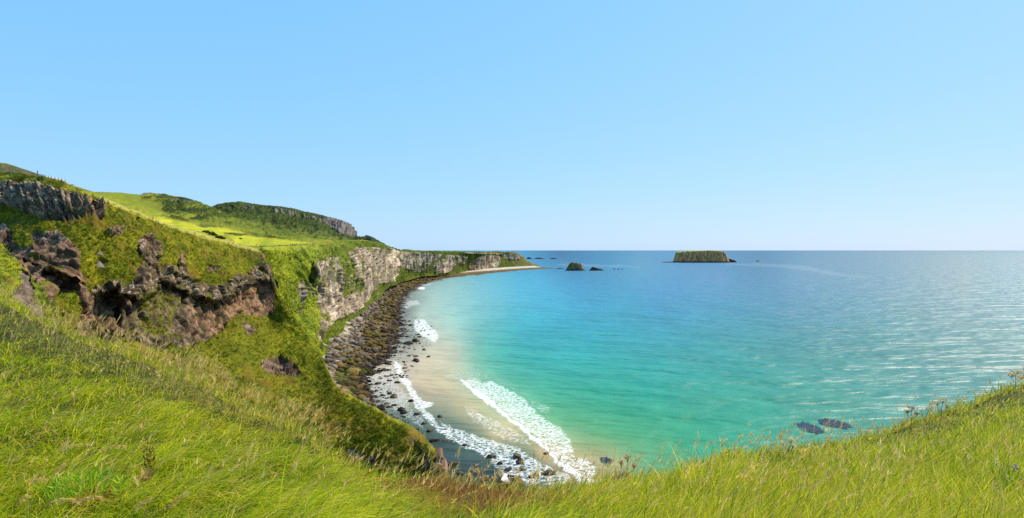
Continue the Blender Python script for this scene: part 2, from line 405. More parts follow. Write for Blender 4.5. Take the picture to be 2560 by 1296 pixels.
CH_GRN = [[(846, 655), (866, 645), (880, 678), (884, 715), (874, 732), (856, 738), (850, 690)], [(884, 700), (898, 690), (906, 720), (896, 745), (886, 740)],
          [(822, 672), (838, 680), (836, 712), (828, 700)], [(764, 712), (776, 700), (788, 735), (790, 780), (796, 830), (788, 862), (768, 800), (756, 760), (755, 735)],
          [(928, 718), (938, 704), (944, 742), (930, 752)], [(812, 670), (822, 678), (818, 694), (808, 690)]]
CH_TALUS = [[(794, 880), (806, 850), (826, 818), (838, 802), (860, 812), (885, 845), (884, 872), (830, 892), (812, 920)], [(994, 690), (1000, 664), (1012, 672), (1032, 690), (1044, 694), (1020, 704), (990, 708)],
            [(928, 716), (940, 730), (946, 744), (930, 762)], [(902, 765), (922, 748), (932, 762), (918, 786), (902, 800)], [(1250, 652), (1300, 652), (1330, 660), (1320, 668), (1252, 670)], [(858, 786), (890, 782), (882, 800), (862, 812)],
            [(1038, 684), (1090, 684), (1080, 690), (1040, 693)]]
def chalk_feat(PX, PY, pos, n):
    k = np.interp(PX, [700, 1000, 1300], [1.0, 0.45, 0.2])
    wx, wy = warp(PX, PY, 5 * k, 22 * k); w2, w3 = warp(PX, PY, 2.5 * k, 7 * k, 5)
    QX, QY = wx + (w2 - PX), wy + (w3 - PY)
    ck = 0
    for p in CHALK: ck = np.maximum(ck, inpoly(QX, QY, p))
    for p in CH_GRN: ck = ck * (1 - 0.9 * inpoly(QX, QY, p))
    tal = 0
    for p in CH_TALUS: tal = np.maximum(tal, inpoly(QX, QY, p))
    ck = ck * (1 - tal)
    along = np.log(pos[..., 1]) * 130            # runs along the coast
    st = fbm(stk(along / 2.6, pos[..., 2] / 22, pos[..., 0] / 60), 4, 0.6)
    # vegetation hanging in gullies
    veg = sstep(0.20, 0.46, fbm(stk(along / 4.5, pos[..., 2] / 16, 0 * PX + 4), 4, 0.6) + 0.10 * fbm(pos / 3, 2) + 0.12 * sstep(12, 0, QY - curve(CH_TOP, PX) - 6 * k))
    ck0 = blur(ck, 1)
    ck = ck * (1 - 0.85 * veg)
    # outcrops showing through the green gully
    peek = 0
    for p in CH_GRN: peek = np.maximum(peek, inpoly(QX, QY, p))
    ck = np.maximum(ck, peek * (fbm(pos / 5 + 9, 4, 0.65) > 0.38))
    ck = blur(ck, 1)
    g = fbm(pos / 16, 4) * 1.8 + fbm(pos / 5 + 7, 3) * 0.8 + ridged(stk(along / 6, pos[..., 2] / 60, 0 * PX), 2) * 1.6
    col_ = ridged(stk(along / 7.0, pos[..., 2] / 45, 0 * PX + 2), 2) * 4.2 + ridged(stk(along / 2.4, pos[..., 2] / 30, 0 * PX + 8), 2) * 1.9 + fbm(pos / 3.0, 2) * 0.35 \
        + ridged(stk(along / 30, pos[..., 2] / 7, 0 * PX + 4), 2) * 0.35 - 2.6
    jit = stk(fbm(pos / 3 + 5, 2), fbm(pos / 3 + 25, 2), fbm(pos / 3 + 45, 2)) * 1.2
    ks3 = np.interp(PX, [700, 1000, 1300], [1.0, 1.6, 2.6])[..., None]
    e1, a1, b1_ = cells((pos + jit) / (np.array((7.0, 9.0, 15.0)) * ks3)); e2, a2, b2_ = cells((pos + jit * 0.6) / (np.array((2.3, 3.2, 5.0)) * ks3) + 30)
    e3, a3, b3_ = cells(stk((along + 0.5 * fbm(pos / 6, 2)) / np.interp(PX, [700, 900, 1100, 1300], [4.6, 3.6, 2.6, 2.2]), pos[..., 2] / 34, 0 * PX + 0.5))
    col_ = col_ + (a1 - 0.5) * 2.2 + (a2 - 0.5) * 0.7 + (a3 - 0.5) * 4.6
    du_ = (PX - 0.85 * (PY - 620)) + 6 * fbm(pos / 14, 2)
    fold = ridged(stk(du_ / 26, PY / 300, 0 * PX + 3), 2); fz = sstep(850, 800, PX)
    g = g + fz * fold * 1.9
    disp = mix(g, col_ + 1.0, np.maximum(ck, ck0 * 0.7)) * np.interp(PX, [655, 700, 1290, 1320], [0.25, 1, 1, 0.3])
    fade = sstep(0, 10 * k, PY - curve(CH_TOP, PX))
    disp = disp * (0.15 + 0.85 * fade)
    push = tal * -1.5
    crev = blur(inpoly(wx, wy, [(768, 690), (776, 664), (778, 690), (776, 712), (770, 705)]), 1)
    cave = blur(inpoly(wx, wy, [(808, 672), (818, 680), (816, 694), (808, 690)]), 1)
    push = push + crev * 8 + cave * 5
    n1 = fbm(pos / 1.6 + 12, 4, 0.7); n2 = fbm(pos / 9 + 3, 3)
    cc = cmix((0.19, 0.135, 0.090), (0.66, 0.505, 0.355), sstep(-0.6, 0.55, n1 * 0.6 + st * 0.6 + 0.25 * n2 + 0.1))
    stain = sstep(0.25, 0.6, fbm(stk(along / 3.4, pos[..., 2] / 13, 0 * PX + 14), 4, 0.6))
    cc = cmix(cc, (0.20, 0.17, 0.14), stain * 0.6)
    cr = sstep(0.80, 0.98, ridged(stk(along / 3.2, pos[..., 2] / 24, 0 * PX + 21), 2)) * 0.8
    cc = cmix(cc, (0.13, 0.10, 0.08), cr * 0.7)
    cc = cc * (0.56 + 0.16 * a2 + 0.16 * a1 + 0.26 * a3)[..., None]
    cc = cmix(cc, (0.085, 0.062, 0.045), np.maximum((1 - sstep(0.02, 0.16, e3)) * 0.75, np.maximum((1 - sstep(0.02, 0.10, e1)) * 0.6, (1 - sstep(0.02, 0.10, e2)) * 0.45)))
    d = PY - curve(CH_TOP, PX)
    gc = grass_col(pos, 1.1, yellow=0.12 + 0.45 * (1 - sstep(4, 26 * k, d)) * (PX < 860), brown=-0.1, dark=0.12 + 0.15 * sstep(840, 900, PX))
    tc = grass_col(pos, 0.8, yellow=-0.25, brown=-0.3, dark=0.15)
    gc = cmix(gc, gc * 0.55, fz * sstep(0.35, -0.25, fold)); gc = cmix(gc, (0.24, 0.25, 0.012), fz * sstep(0.45, 0.9, fold) * 0.6)  # fold hollows darkened as painted shade, crests in yellower grass
    fl = sstep(0.15, -0.1, (PX - np.interp(PY, [620, 700, 800, 900], [760, 738, 748, 800])) / 30.0)      # sunlit look of the flank beside the nose, painted as yellower grass
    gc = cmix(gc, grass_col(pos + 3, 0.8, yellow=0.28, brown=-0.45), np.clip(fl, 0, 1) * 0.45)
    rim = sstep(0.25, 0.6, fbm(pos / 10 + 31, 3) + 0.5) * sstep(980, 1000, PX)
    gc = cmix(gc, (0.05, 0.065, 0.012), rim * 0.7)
    gc = cmix(gc, tc, np.clip(tal, 0, 1) * 0.8) * (0.92 + 0.35 * (PX < 790))[..., None]  # near flank lightened in the colour for sun falling on it
    hl = cmix((0.10, 0.085, 0.02), (0.23, 0.17, 0.09), sstep(-0.3, 0.5, n1))
    gc = cmix(gc, hl, sstep(1255, 1300, PX) * 0.6)
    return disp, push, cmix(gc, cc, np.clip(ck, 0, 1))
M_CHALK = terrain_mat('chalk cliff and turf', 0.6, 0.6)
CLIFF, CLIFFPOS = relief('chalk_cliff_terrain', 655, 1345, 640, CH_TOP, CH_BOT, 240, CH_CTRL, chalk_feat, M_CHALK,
                         back=[(4, 0.15), (20, 0.3), (60, 0.2), (140, 0.0), (260, -0.5), (330, -20)], smooth=1.2)

# ------------------------------------------------------------------ plateau with the bright hay field and the front hill
PL_TOP = [(150, 462), (200, 474), (232, 480), (262, 480.5), (300, 482), (335, 486), (352, 487), (358, 483), (372, 482), (392, 484), (410, 485), (430, 489), (460, 494), (495, 504), (530, 517),
          (560, 532), (590, 545), (620, 553), (660, 565), (700, 575), (745, 588), (790, 597), (830, 601), (880, 600), (905, 600), (935, 605), (960, 611), (985, 622)]
PL_BOT = [(150, 470), (200, 486), (240, 503), (290, 522), (350, 545), (450, 582), (560, 613), (640, 630), (668, 622), (680, 620), (760, 617.5), (800, 615), (830, 613.2), (870, 606), (900, 604.5), (930, 606), (960, 613), (985, 626)]
PL_CTRL = [(150, 466, 209), (240, 498, 207), (350, 542, 222), (450, 579, 242), (560, 611, 274), (640, 630, 304), (668, 621, 318), (700, 619, 362), (760, 617, 422), (830, 613, 470), (900, 604, 595), (960, 612, 730),
           (985, 626, 840), (560, 582, 520), (600, 605, 440), (760, 602, 520), (500, 562, 560), (480, 540, 640), (240, 481, 380), (372, 482, 760), (460, 494, 860), (530, 517, 920), (620, 553, 980),
           (700, 575, 960), (830, 601, 820), (905, 600, 800), (400, 520, 600), (300, 500, 400), (430, 556, 440), (660, 590, 700), (440, 520, 720)]
FIELD = [[(380, 541), (402, 545), (440, 552), (485, 561), (500, 567), (560, 572), (602, 580), (622, 588), (600, 589), (570, 586), (555, 590), (520, 582), (470, 574), (430, 566), (400, 553)],
         [(568, 590), (620, 590), (660, 594), (720, 600), (760, 605), (790, 607), (770, 611), (720, 613), (670, 616), (640, 616), (612, 612), (590, 606), (578, 598)]]
def plat_feat(PX, PY, pos, n):
    k = np.interp(PY, [480, 620], [0.7, 0.5])
    wx, wy = warp(PX, PY, 3, 26); w2, w3 = warp(PX, PY, 1.2, 6, 3)
    QX, QY = wx + (w2 - PX), wy * 0.5 + PY * 0.5 + (w3 - PY) * 0.6
    fld = 0
    for p in FIELD: fld = np.maximum(fld, inpoly(QX, QY, p))
    fld = blur(fld, 1)
    n0 = stk(PX / 40, PY / 13, PX * 0)
    a = fbm(n0, 4, 0.6); b = fbm(stk(PX / 14, PY / 5, PX * 0 + 4), 4, 0.65)
    hillm = 1 - sstep(-12, 6, PY - np.interp(PX, [150, 300, 400, 480, 560, 640, 720, 800, 830], [470, 505, 535, 556, 568, 585, 596, 603, 600]))
    gc = cmix((0.13, 0.16, 0.008), (0.28, 0.28, 0.012), sstep(-0.5, 0.6, a * 0.6 + b * 0.6))
    # front hill: light flank at its left, dark scrub over its right
    dk = sstep(330, 400, PX - (PY - 500) * 1.1)
    hc = cmix((0.16, 0.18, 0.010), (0.030, 0.046, 0.010), np.clip(dk * (0.62 + 1.0 * a + 0.8 * b), 0, 1))
    hc = cmix(hc, (0.20, 0.21, 0.014), sstep(0.1, 0.6, b - 0.2 * dk) * 0.7)
    hc = cmix(hc, (0.12, 0.15, 0.008), sstep(500, 620, PX) * 0.55)
    col = cmix(gc, hc, hillm)
    col = cmix(col, (0.24, 0.15, 0.025), sstep(0.1, 0.5, fbm(stk(PX / 30, PY / 6, PX * 0 + 8), 3) + 0.1) * (1 - hillm) * 0.5)
    col = cmix(col, (0.045, 0.060, 0.012), blur(inpoly(QX, QY, [(585, 572), (640, 590), (700, 597), (740, 602), (700, 594), (640, 583)]), 1) * 0.6)
    col = cmix(col, (0.05, 0.065, 0.012), blur(inpoly(QX, QY, [(400, 539), (440, 541), (470, 549), (477, 555), (450, 550), (420, 545)]), 1) * 0.7)
    col = cmix(col, (0.06, 0.07, 0.014), blur(inpoly(QX, QY, [(500, 562), (560, 567), (556, 571), (505, 568)]), 1) * 0.6)
    fc = cmix((0.27, 0.285, 0.010), (0.41, 0.385, 0.016), sstep(-0.5, 0.5, fbm(stk(PX / 50, PY / 4, PX * 0 + 6), 3)))
    col = cmix(col, fc, fld)
    col = cmix(col, (0.05, 0.055, 0.015), blur(inpoly(QX, PY, [(556, 581), (600, 584), (622, 589), (600, 590), (560, 585)]), 1) * 0.8)
    rk = blur(inpoly(QX, QY, [(352, 487), (358, 482), (376, 481), (374, 487), (362, 488)]), 1) + blur(inpoly(QX, QY, [(388, 484), (404, 483), (402, 487), (390, 487)]), 1)
    rk = rk + blur(inpoly(QX, QY, [(405, 497), (450, 498), (490, 506), (488, 512), (450, 504), (410, 501)]), 1) * sstep(-0.1, 0.3, b)
    col = cmix(col, (0.13, 0.10, 0.08), np.clip(rk, 0, 1) * 0.7)
    # worn path side
    d = PY - curve(RIDGE, PX)
    path = (1 - sstep(1, 5, np.abs(d + 1))) * sstep(230, 280, PX) * (1 - sstep(640, 655, PX))
    col = cmix(col, (0.42, 0.37, 0.09), np.clip(path, 0, 1) * 0.6)
    disp = (fbm(pos / 30, 4) * 2.2 + fbm(pos / 8, 3) * 0.8 + np.clip(b, -0.5, 1) * 2.0 * hillm * dk) * np.interp(pos[..., 1], [200, 300, 500, 900], [0.1, 0.3, 0.7, 1.6])
    fade = sstep(0, 8, PY - curve(PL_TOP, PX)) * (1 - fld * 0.9)
    return disp * (0.2 + 0.8 * fade), 0 * disp, col
M_FIELD = terrain_mat('pasture and scrub', 0.35, 0.6, 0.6, 1.4)
relief('plateau_field', 150, 985, 520, PL_TOP, PL_BOT, 150, PL_CTRL, plat_feat, M_FIELD, back=[(10, 0), (40, -3), (120, -30)], smooth=2)

# ------------------------------------------------------------------ farther hills
HB_TOP = [(490, 540), (515, 527), (533, 516), (545, 511), (565, 507), (585, 506), (600, 503.5), (615, 507), (650, 512), (700, 516), (735, 521), (760, 528), (790, 535), (815, 541), (845, 548), (865, 556),
          (880, 567), (888, 579), (892, 590), (898, 593), (908, 592), (913, 588.5), (922, 589), (932, 593), (945, 601), (958, 609), (968, 616), (978, 618), (1000, 625)]
HB_BOT = [(490, 545), (560, 556), (620, 576), (700, 596), (790, 612), (1000, 640)]
def hb_feat(PX, PY, pos, n):
    a = fbm(stk(PX / 45, PY / 14, PX * 0), 4, 0.6); b = fbm(stk(PX / 13, PY / 5.5, PX * 0 + 4), 4, 0.65)
    wx, wy = warp(PX, PY, 3, 16)
    col = cmix((0.018, 0.030, 0.008), (0.066, 0.088, 0.012), sstep(-0.5, 0.5, a * 0.5 + b * 0.6))
    low = sstep(-10, 25, PY - np.interp(PX, [500, 560, 640, 720, 800, 880, 960], [528, 534, 548, 562, 580, 596, 612]))
    col = cmix(col, cmix((0.06, 0.085, 0.010), (0.17, 0.18, 0.012), sstep(-0.4, 0.5, b)), low)
    crag = np.maximum(inpoly(wx, wy, [(805, 545), (830, 546), (850, 550), (868, 558), (884, 570), (893, 592), (870, 590), (846, 584), (826, 572), (808, 556)]),
                      np.maximum(inpoly(wx, wy, [(684, 527), (706, 525), (740, 533), (745, 540), (710, 536), (690, 534)]) * (b > -0.1), inpoly(wx, wy, [(604, 519), (625, 517), (640, 521), (630, 526), (610, 524)]) * (b > 0)))
    crag = np.maximum(crag, inpoly(wx, wy, [(740, 532), (775, 542), (800, 552), (808, 560), (775, 552), (742, 540)]) * (b > 0.05))
    crag = blur(crag, 1)
    rc = cmix((0.07, 0.058, 0.05), (0.20, 0.17, 0.145), sstep(-0.6, 0.6, fbm(stk(PX / 6, PY / 22, PX * 0 + 5), 4, 0.65)))
    bush = blur(inpoly(wx, wy, [(908, 593), (913, 588), (925, 588), (940, 597), (966, 616), (955, 614), (930, 603)]), 1)
    col = cmix(col, rc, crag); col = cmix(col, (0.028, 0.042, 0.014), bush)
    disp = fbm(pos / 60, 4) * 5 + np.clip(b, -0.6, 1) * 4.5 * (1 - low) + ridged(stk(PX / 7, PY / 40, PX * 0), 2) * 6 * crag
    fade = sstep(0, 7, PY - curve(HB_TOP, PX))
    return disp * (0.2 + 0.8 * fade), 0 * disp, col
relief('scrub_hill', 490, 1000, 420, HB_TOP, HB_BOT, 110,
       [(490, 540, 1150), (533, 516, 1350), (600, 504, 1450), (700, 516, 1450), (790, 535, 1400), (860, 553, 1350), (893, 592, 1250), (925, 589, 1050), (968, 616, 960), (1000, 626, 900),
        (560, 556, 1080), (700, 590, 1020), (800, 606, 900), (900, 606, 860), (960, 620, 840), (1000, 640, 850), (830, 575, 1250), (700, 550, 1200)],
       hb_feat, M_FIELD, back=[(20, 0), (80, -6), (220, -60)], smooth=1.5)
HC_TOP = [(-200, 440), (-90, 420), (-40, 411), (0, 407.5), (12, 408), (30, 413), (50, 420), (75, 428), (100, 437), (130, 447), (175, 462), (240, 482)]
def hc_feat(PX, PY, pos, n):
    b = fbm(stk(PX / 18, PY / 9, PX * 0 + 4), 4, 0.65)
    col = cmix((0.075, 0.060, 0.022), (0.15, 0.125, 0.03), sstep(-0.5, 0.5, b))
    col = cmix(col, (0.075, 0.10, 0.014), sstep(0.0, 0.5, fbm(stk(PX / 26, PY / 10, PX * 0 + 9), 3)) * 0.8)
    return fbm(pos / 30, 4) * 2 * sstep(0, 8, PY - curve(HC_TOP, PX)), 0 * PX, col
relief('brown_hill', -200, 240, 160, HC_TOP, [(-200, 500), (240, 505)], 60, [(-200, 440, 640), (0, 408, 620), (240, 482, 560), (-200, 500, 520), (240, 505, 470), (0, 460, 540)],
       hc_feat, M_FIELD, back=[(15, 0), (60, -8), (150, -50)], smooth=3)

# ------------------------------------------------------------------ beach
IN_B = [(1345, 667.5), (1280, 671), (1200, 677), (1120, 683), (1050, 689), (1000, 702), (966, 716), (948, 738), (936, 756), (915, 772), (898, 792), (888, 822), (880, 846), (866, 858), (836, 872),
        (815, 905), (815, 945), (832, 985), (880, 1020), (940, 1062), (1000, 1100), (1060, 1150), (1090, 1200), (1150, 1300), (1300, 1330)]
OUT_B = [(1385, 671.5), (1300, 676), (1200, 686), (1110, 696), (1050, 712), (1010, 742), (998, 780), (1000, 820), (985, 862), (960, 902), (925, 930), (905, 960), (925, 1010), (965, 1060), (1010, 1105),
         (1050, 1150), (1090, 1200), (1180, 1240), (1330, 1260)]
def resamp(pl, n):
    p = np.array(pl, float); q = onz(p[:, 0], p[:, 1], 0.0)[:, :2]
    d = np.r_[0, np.cumsum(np.sqrt(np.linalg.norm(np.diff(q, axis=0), axis=1)))]
    t = np.linspace(0, d[-1], n)
    return np.stack([np.interp(t, d, p[:, 0]), np.interp(t, d, p[:, 1])], 1)
def beach_zone(f):   # height across the beach, 0 = cliff foot, 1 = waterline, >1 under water
    return np.interp(f, [-0.3, 0.0, 0.35, 1.0, 2.0, 3.0], [7.0, 4.2, 2.6, 0.05, -0.7, -1.5])
NB = 420
a_in, a_out = resamp(IN_B, NB), resamp(OUT_B, NB)
fr = np.linspace(-0.25, 2.2, 110)
PXb = a_in[None, :, 0] * (1 - fr[:, None]) + a_out[None, :, 0] * fr[:, None]
qa, qb = onz(a_in[:, 0], a_in[:, 1], 3.5), onz(a_out[:, 0], a_out[:, 1], 0.0)
posb = qa[None] * (1 - fr[:, None, None]) + qb[None] * fr[:, None, None]
posb[..., 2] = beach_zone(fr)[:, None]
posb[..., 2] += fbm(stk(posb[..., 0] / 9, posb[..., 1] / 9, 0 * posb[..., 0]), 4, 0.6) * 0.55 * np.interp(fr, [0, 0.3, 1, 1.3], [0.5, 1, 0.8, 0.3])[:, None]
FRB = np.repeat(fr[:, None], NB, 1)
bq_x = CX + posb[..., 0] / posb[..., 1] * F; bq_y = HY + (H - posb[..., 2]) / posb[..., 1] * F
nb1 = fbm(posb / 3.0, 4, 0.65); nb2 = fbm(posb / 12.0 + 9, 3)
nb4 = fbm(posb / 20.0 + 77, 3)
near = sstep(660, 740, bq_y)
sand = cmix((0.27, 0.215, 0.155), (0.46, 0.385, 0.29), sstep(-0.4, 0.4, nb1))
weed = cmix((0.04, 0.026, 0.010), (0.19, 0.125, 0.034), sstep(-0.6, 0.6, nb1))
dark = cmix((0.025, 0.018, 0.013), (0.075, 0.048, 0.030), sstep(-0.5, 0.5, nb1))
ff = FRB + 0.16 * nb2
cb = cmix(sand, weed, sstep(0.08, 0.26, ff))
grey = (sstep(0.0, 0.4, fbm(posb / 8 + 44, 3) + 0.1) * near * (1 - sstep(0.3, 0.5, ff)))
cb = cmix(cb, (0.15, 0.115, 0.095), grey * 0.8)
cb = cmix(cb, dark, sstep(0.68, 0.88, ff) * near); cb = cmix(cb, np.array((0.10, 0.07, 0.04)), sstep(0.75, 0.95, ff) * (1 - near))
cb = cmix(cb, (0.50, 0.45, 0.37), (1 - sstep(0.12, 0.45, ff)) * (1 - near) * 0.8)
M_BEACH = terrain_mat('beach gravel and weed', 1.6, 0.9, 0.5, 1.5)
ob = link('shingle_beach', mesh_from('shingle_beach', posb, grid_faces(len(fr), NB), M_BEACH, cb)); ob['kind'] = 'structure'

# ------------------------------------------------------------------ sea
def axis(parts):
    return np.unique(np.concatenate([np.linspace(*p) for p in parts]).round(3))
wx_ = axis([(-9000, -1500, 12), (-1500, 700, 40), (700, 1700, 420), (1700, 2700, 170), (2700, 5000, 40), (5000, 12000, 12)])
wy_ = axis([(626.6, 640, 24), (640, 700, 50), (700, 1240, 330), (1240, 1420, 30), (1420, 3000, 16)])
WX, WY = np.meshgrid(wx_, wy_)
wp = onz(WX, WY, 0.0)
SEA = [  # (px, py, albedo) colour of the water over its bed
    (1400, 630, (0.001, 0.065, 0.17)), (1900, 630, (0.006, 0.09, 0.19)), (2500, 630, (0.03, 0.13, 0.20)), (1400, 650, (0.012, 0.11, 0.23)), (1600, 665, (0.06, 0.19, 0.32)),
    (1350, 690, (0.03, 0.24, 0.40)), (1250, 700, (0.08, 0.30, 0.42)), (1150, 712, (0.20, 0.35, 0.37)), (1080, 740, (0.30, 0.38, 0.36)), (1050, 790, (0.36, 0.40, 0.37)), (1150, 780, (0.24, 0.38, 0.40)), (1250, 760, (0.12, 0.33, 0.43)), (1400, 740, (0.035, 0.25, 0.42)),
    (1130, 880, (0.38, 0.37, 0.28)), (1060, 900, (0.44, 0.37, 0.27)), (1110, 960, (0.42, 0.35, 0.22)), (1180, 860, (0.22, 0.35, 0.34)), (1250, 900, (0.10, 0.32, 0.33)), (1320, 850, (0.025, 0.26, 0.38)), (1450, 820, (0.015, 0.25, 0.40)), (1650, 760, (0.025, 0.18, 0.36)),
    (1800, 700, (0.05, 0.16, 0.32)), (1450, 900, (0.010, 0.28, 0.35)), (1400, 950, (0.035, 0.27, 0.27)), (1650, 900, (0.004, 0.25, 0.32)), (1600, 980, (0.003, 0.27, 0.26)), (1500, 1020, (0.045, 0.27, 0.19)), (1420, 1030, (0.09, 0.27, 0.17)), (1500, 1120, (0.26, 0.28, 0.12)),
    (1550, 1160, (0.30, 0.28, 0.13)), (1650, 1090, (0.08, 0.28, 0.17)), (1750, 1060, (0.015, 0.27, 0.20)), (1900, 1000, (0.001, 0.24, 0.22)), (1850, 900, (0.003, 0.21, 0.26)), (2100, 1000, (0.001, 0.20, 0.20)), (2100, 900, (0.006, 0.17, 0.22)), (2300, 950, (0.006, 0.17, 0.21)),
    (2000, 780, (0.03, 0.15, 0.26)), (2400, 800, (0.04, 0.14, 0.20)), (2400, 700, (0.08, 0.15, 0.19)), (2000, 680, (0.06, 0.15, 0.26)), (1180, 1010, (0.40, 0.34, 0.20)), (1280, 1080, (0.38, 0.30, 0.16)), (1360, 1140, (0.42, 0.30, 0.15)), (1430, 1170, (0.38, 0.27, 0.14)), (1240, 1100, (0.34, 0.28, 0.16)),
    (1150, 940, (0.34, 0.36, 0.26)), (1200, 960, (0.24, 0.34, 0.24)), (960, 960, (0.30, 0.24, 0.20)), (940, 930, (0.40, 0.33, 0.27)), (1000, 1010, (0.28, 0.23, 0.18)), (1020, 1060, (0.12, 0.10, 0.09)), (1100, 1120, (0.050, 0.044, 0.046)), (1200, 1180, (0.030, 0.032, 0.038)), (1300, 1200, (0.03, 0.04, 0.05)),
    (1010, 850, (0.22, 0.18, 0.16)), (1000, 900, (0.34, 0.29, 0.24)), (1330, 1170, (0.10, 0.09, 0.07)), (1010, 780, (0.16, 0.13, 0.12)), (-1500, 700, (0.02, 0.14, 0.25)), (4500, 700, (0.03, 0.13, 0.22)), (4500, 1300, (0.01, 0.16, 0.2)), (1800, 1290, (0.05, 0.25, 0.16)), (2500, 1200, (0.004, 0.18, 0.18))]
wc = RBF([(a, b) for a, b, c in SEA], [np.log(np.array(c) + 0.004) for a, b, c in SEA])(np.clip(WX, -1500, 4500), np.clip(WY, 627, 1290))
wc = np.clip(np.exp(wc) - 0.004, 0.001, 0.62)
sandn = fbm(stk(wp[..., 0] / 30, wp[..., 1] / 90, 0 * WX), 4, 0.6)
wgr = sstep(0.06, 0.40, wc[..., 0])[..., None]; gfar = sstep(690, 900, WY)[..., None]; wc = wc * mix(mix(np.array((0.85, 0.93, 0.82)), np.array((0.42, 0.84, 0.58)), gfar), np.array((1.0, 0.98, 0.84)), wgr * (0.4 + 0.6 * gfar))
wc = wc * (1 + 0.16 * np.clip(sandn, -1, 1) * sstep(700, 800, WY))[..., None]
# foam density
FOAM = [(0.80, [(1146, 948), (1153, 945), (1175, 962), (1215, 992), (1262, 1028), (1322, 1078), (1372, 1122), (1402, 1152), (1440, 1178), (1490, 1200), (1470, 1215), (1438, 1200), (1400, 1168), (1366, 1132), (1318, 1090), (1262, 1042), (1210, 1004), (1165, 970)]),
        (0.54, [(1150, 945), (1235, 952), (1275, 972), (1320, 1002), (1345, 1030), (1395, 1066), (1425, 1098), (1440, 1135), (1470, 1152), (1495, 1166), (1480, 1200), (1430, 1180), (1372, 1126), (1322, 1080), (1262, 1030), (1212, 994)]),
        (0.36, [(1130, 905), (1200, 920), (1275, 950), (1330, 985), (1370, 1025), (1340, 1030), (1300, 990), (1230, 952), (1160, 940)]), (0.42, [(1320, 985), (1380, 1020), (1370, 1045), (1330, 1020)]),
        (0.60, [(984, 903), (998, 905), (1012, 935), (1035, 970), (1050, 990), (1080, 1003), (1083, 1016), (1062, 1022), (1040, 1015), (1020, 985), (1000, 950), (988, 925)]),
        (0.56, [(1000, 960), (1040, 1005), (1066, 1022), (1100, 1056), (1150, 1086), (1200, 1112), (1230, 1140), (1200, 1135), (1150, 1118), (1100, 1085), (1060, 1045), (1030, 1010)]),
        (0.53, [(1090, 1040), (1160, 1078), (1230, 1100), (1300, 1120), (1345, 1150), (1420, 1185), (1440, 1215), (1320, 1215), (1255, 1190), (1225, 1150), (1180, 1128), (1130, 1095)]),
        (0.45, [(1150, 1000), (1200, 1030), (1260, 1060), (1330, 1100), (1330, 1115), (1250, 1100), (1180, 1060)]), (0.44, [(1010, 1000), (1060, 1040), (1060, 1080), (1000, 1040), (960, 1000)]),
        (0.45, [(910, 940), (985, 905), (1000, 960), (1030, 1000), (1020, 1030), (960, 1010), (915, 985)]), (0.57, [(1030, 797), (1058, 795), (1090, 825), (1106, 843), (1084, 858), (1066, 850), (1046, 832), (1028, 812)]),
        (0.50, [(1012, 752), (1045, 752), (1058, 762), (1030, 770), (1016, 778), (1006, 768)]), (0.5, [(1040, 716), (1062, 706), (1086, 704), (1080, 710), (1050, 720)]), (0.38, [(990, 780), (1030, 790), (1030, 830), (1010, 880), (985, 900), (990, 850)]), (0.8, [(1048, 718), (1062, 718), (1066, 722), (1050, 724)]),
        (0.40, [(1090, 925), (1180, 930), (1240, 960), (1200, 975), (1120, 950)]), (0.75, [(1245, 1175), (1262, 1186), (1275, 1205), (1258, 1204), (1246, 1190)]),
        (0.38, [(1640, 658), (1700, 659), (1900, 656), (2010, 662), (2200, 700), (2260, 716), (2100, 694), (1960, 672), (1800, 664)]), (0.38, [(1380, 660), (1420, 656), (1560, 662), (1640, 668), (1540, 672), (1400, 668)]), (0.26, [(1350, 648), (1420, 650), (1500, 655), (1430, 655)])]  # far streaks: pale sheen of calm slicks, painted as thin foam
q1x, q1y = warp(WX, WY, 9, 40); q2x, q2y = warp(WX, WY, 5, 10, 4)
FX, FY = q1x + (q2x - WX), q1y + (q2y - WY)
ks = np.clip((WY - 640) / 80, 0.1, 1)
FX, FY = WX + (FX - WX) * ks, WY + (FY - WY) * ks
fo = np.zeros(WX.shape)
for dns, poly in FOAM: fo = np.maximum(fo, dns * blur(inpoly(FX, FY, poly), 5 if dns < 0.75 else 2))
near_ = (WY > 690)
wz = fo * sstep(0.6, 0.8, fo) * 0.25 * near_
sw = np.sin((wp[..., 0] * 0.55 + wp[..., 1] * 0.84 + 14 * fbm(stk(wp[..., 0] / 90, wp[..., 1] / 90, 0 * WX), 3)) / 3.6)
wz = wz + sw * 0.10 * (WY > 660)
wpos = wp.copy(); wpos[..., 2] = wz

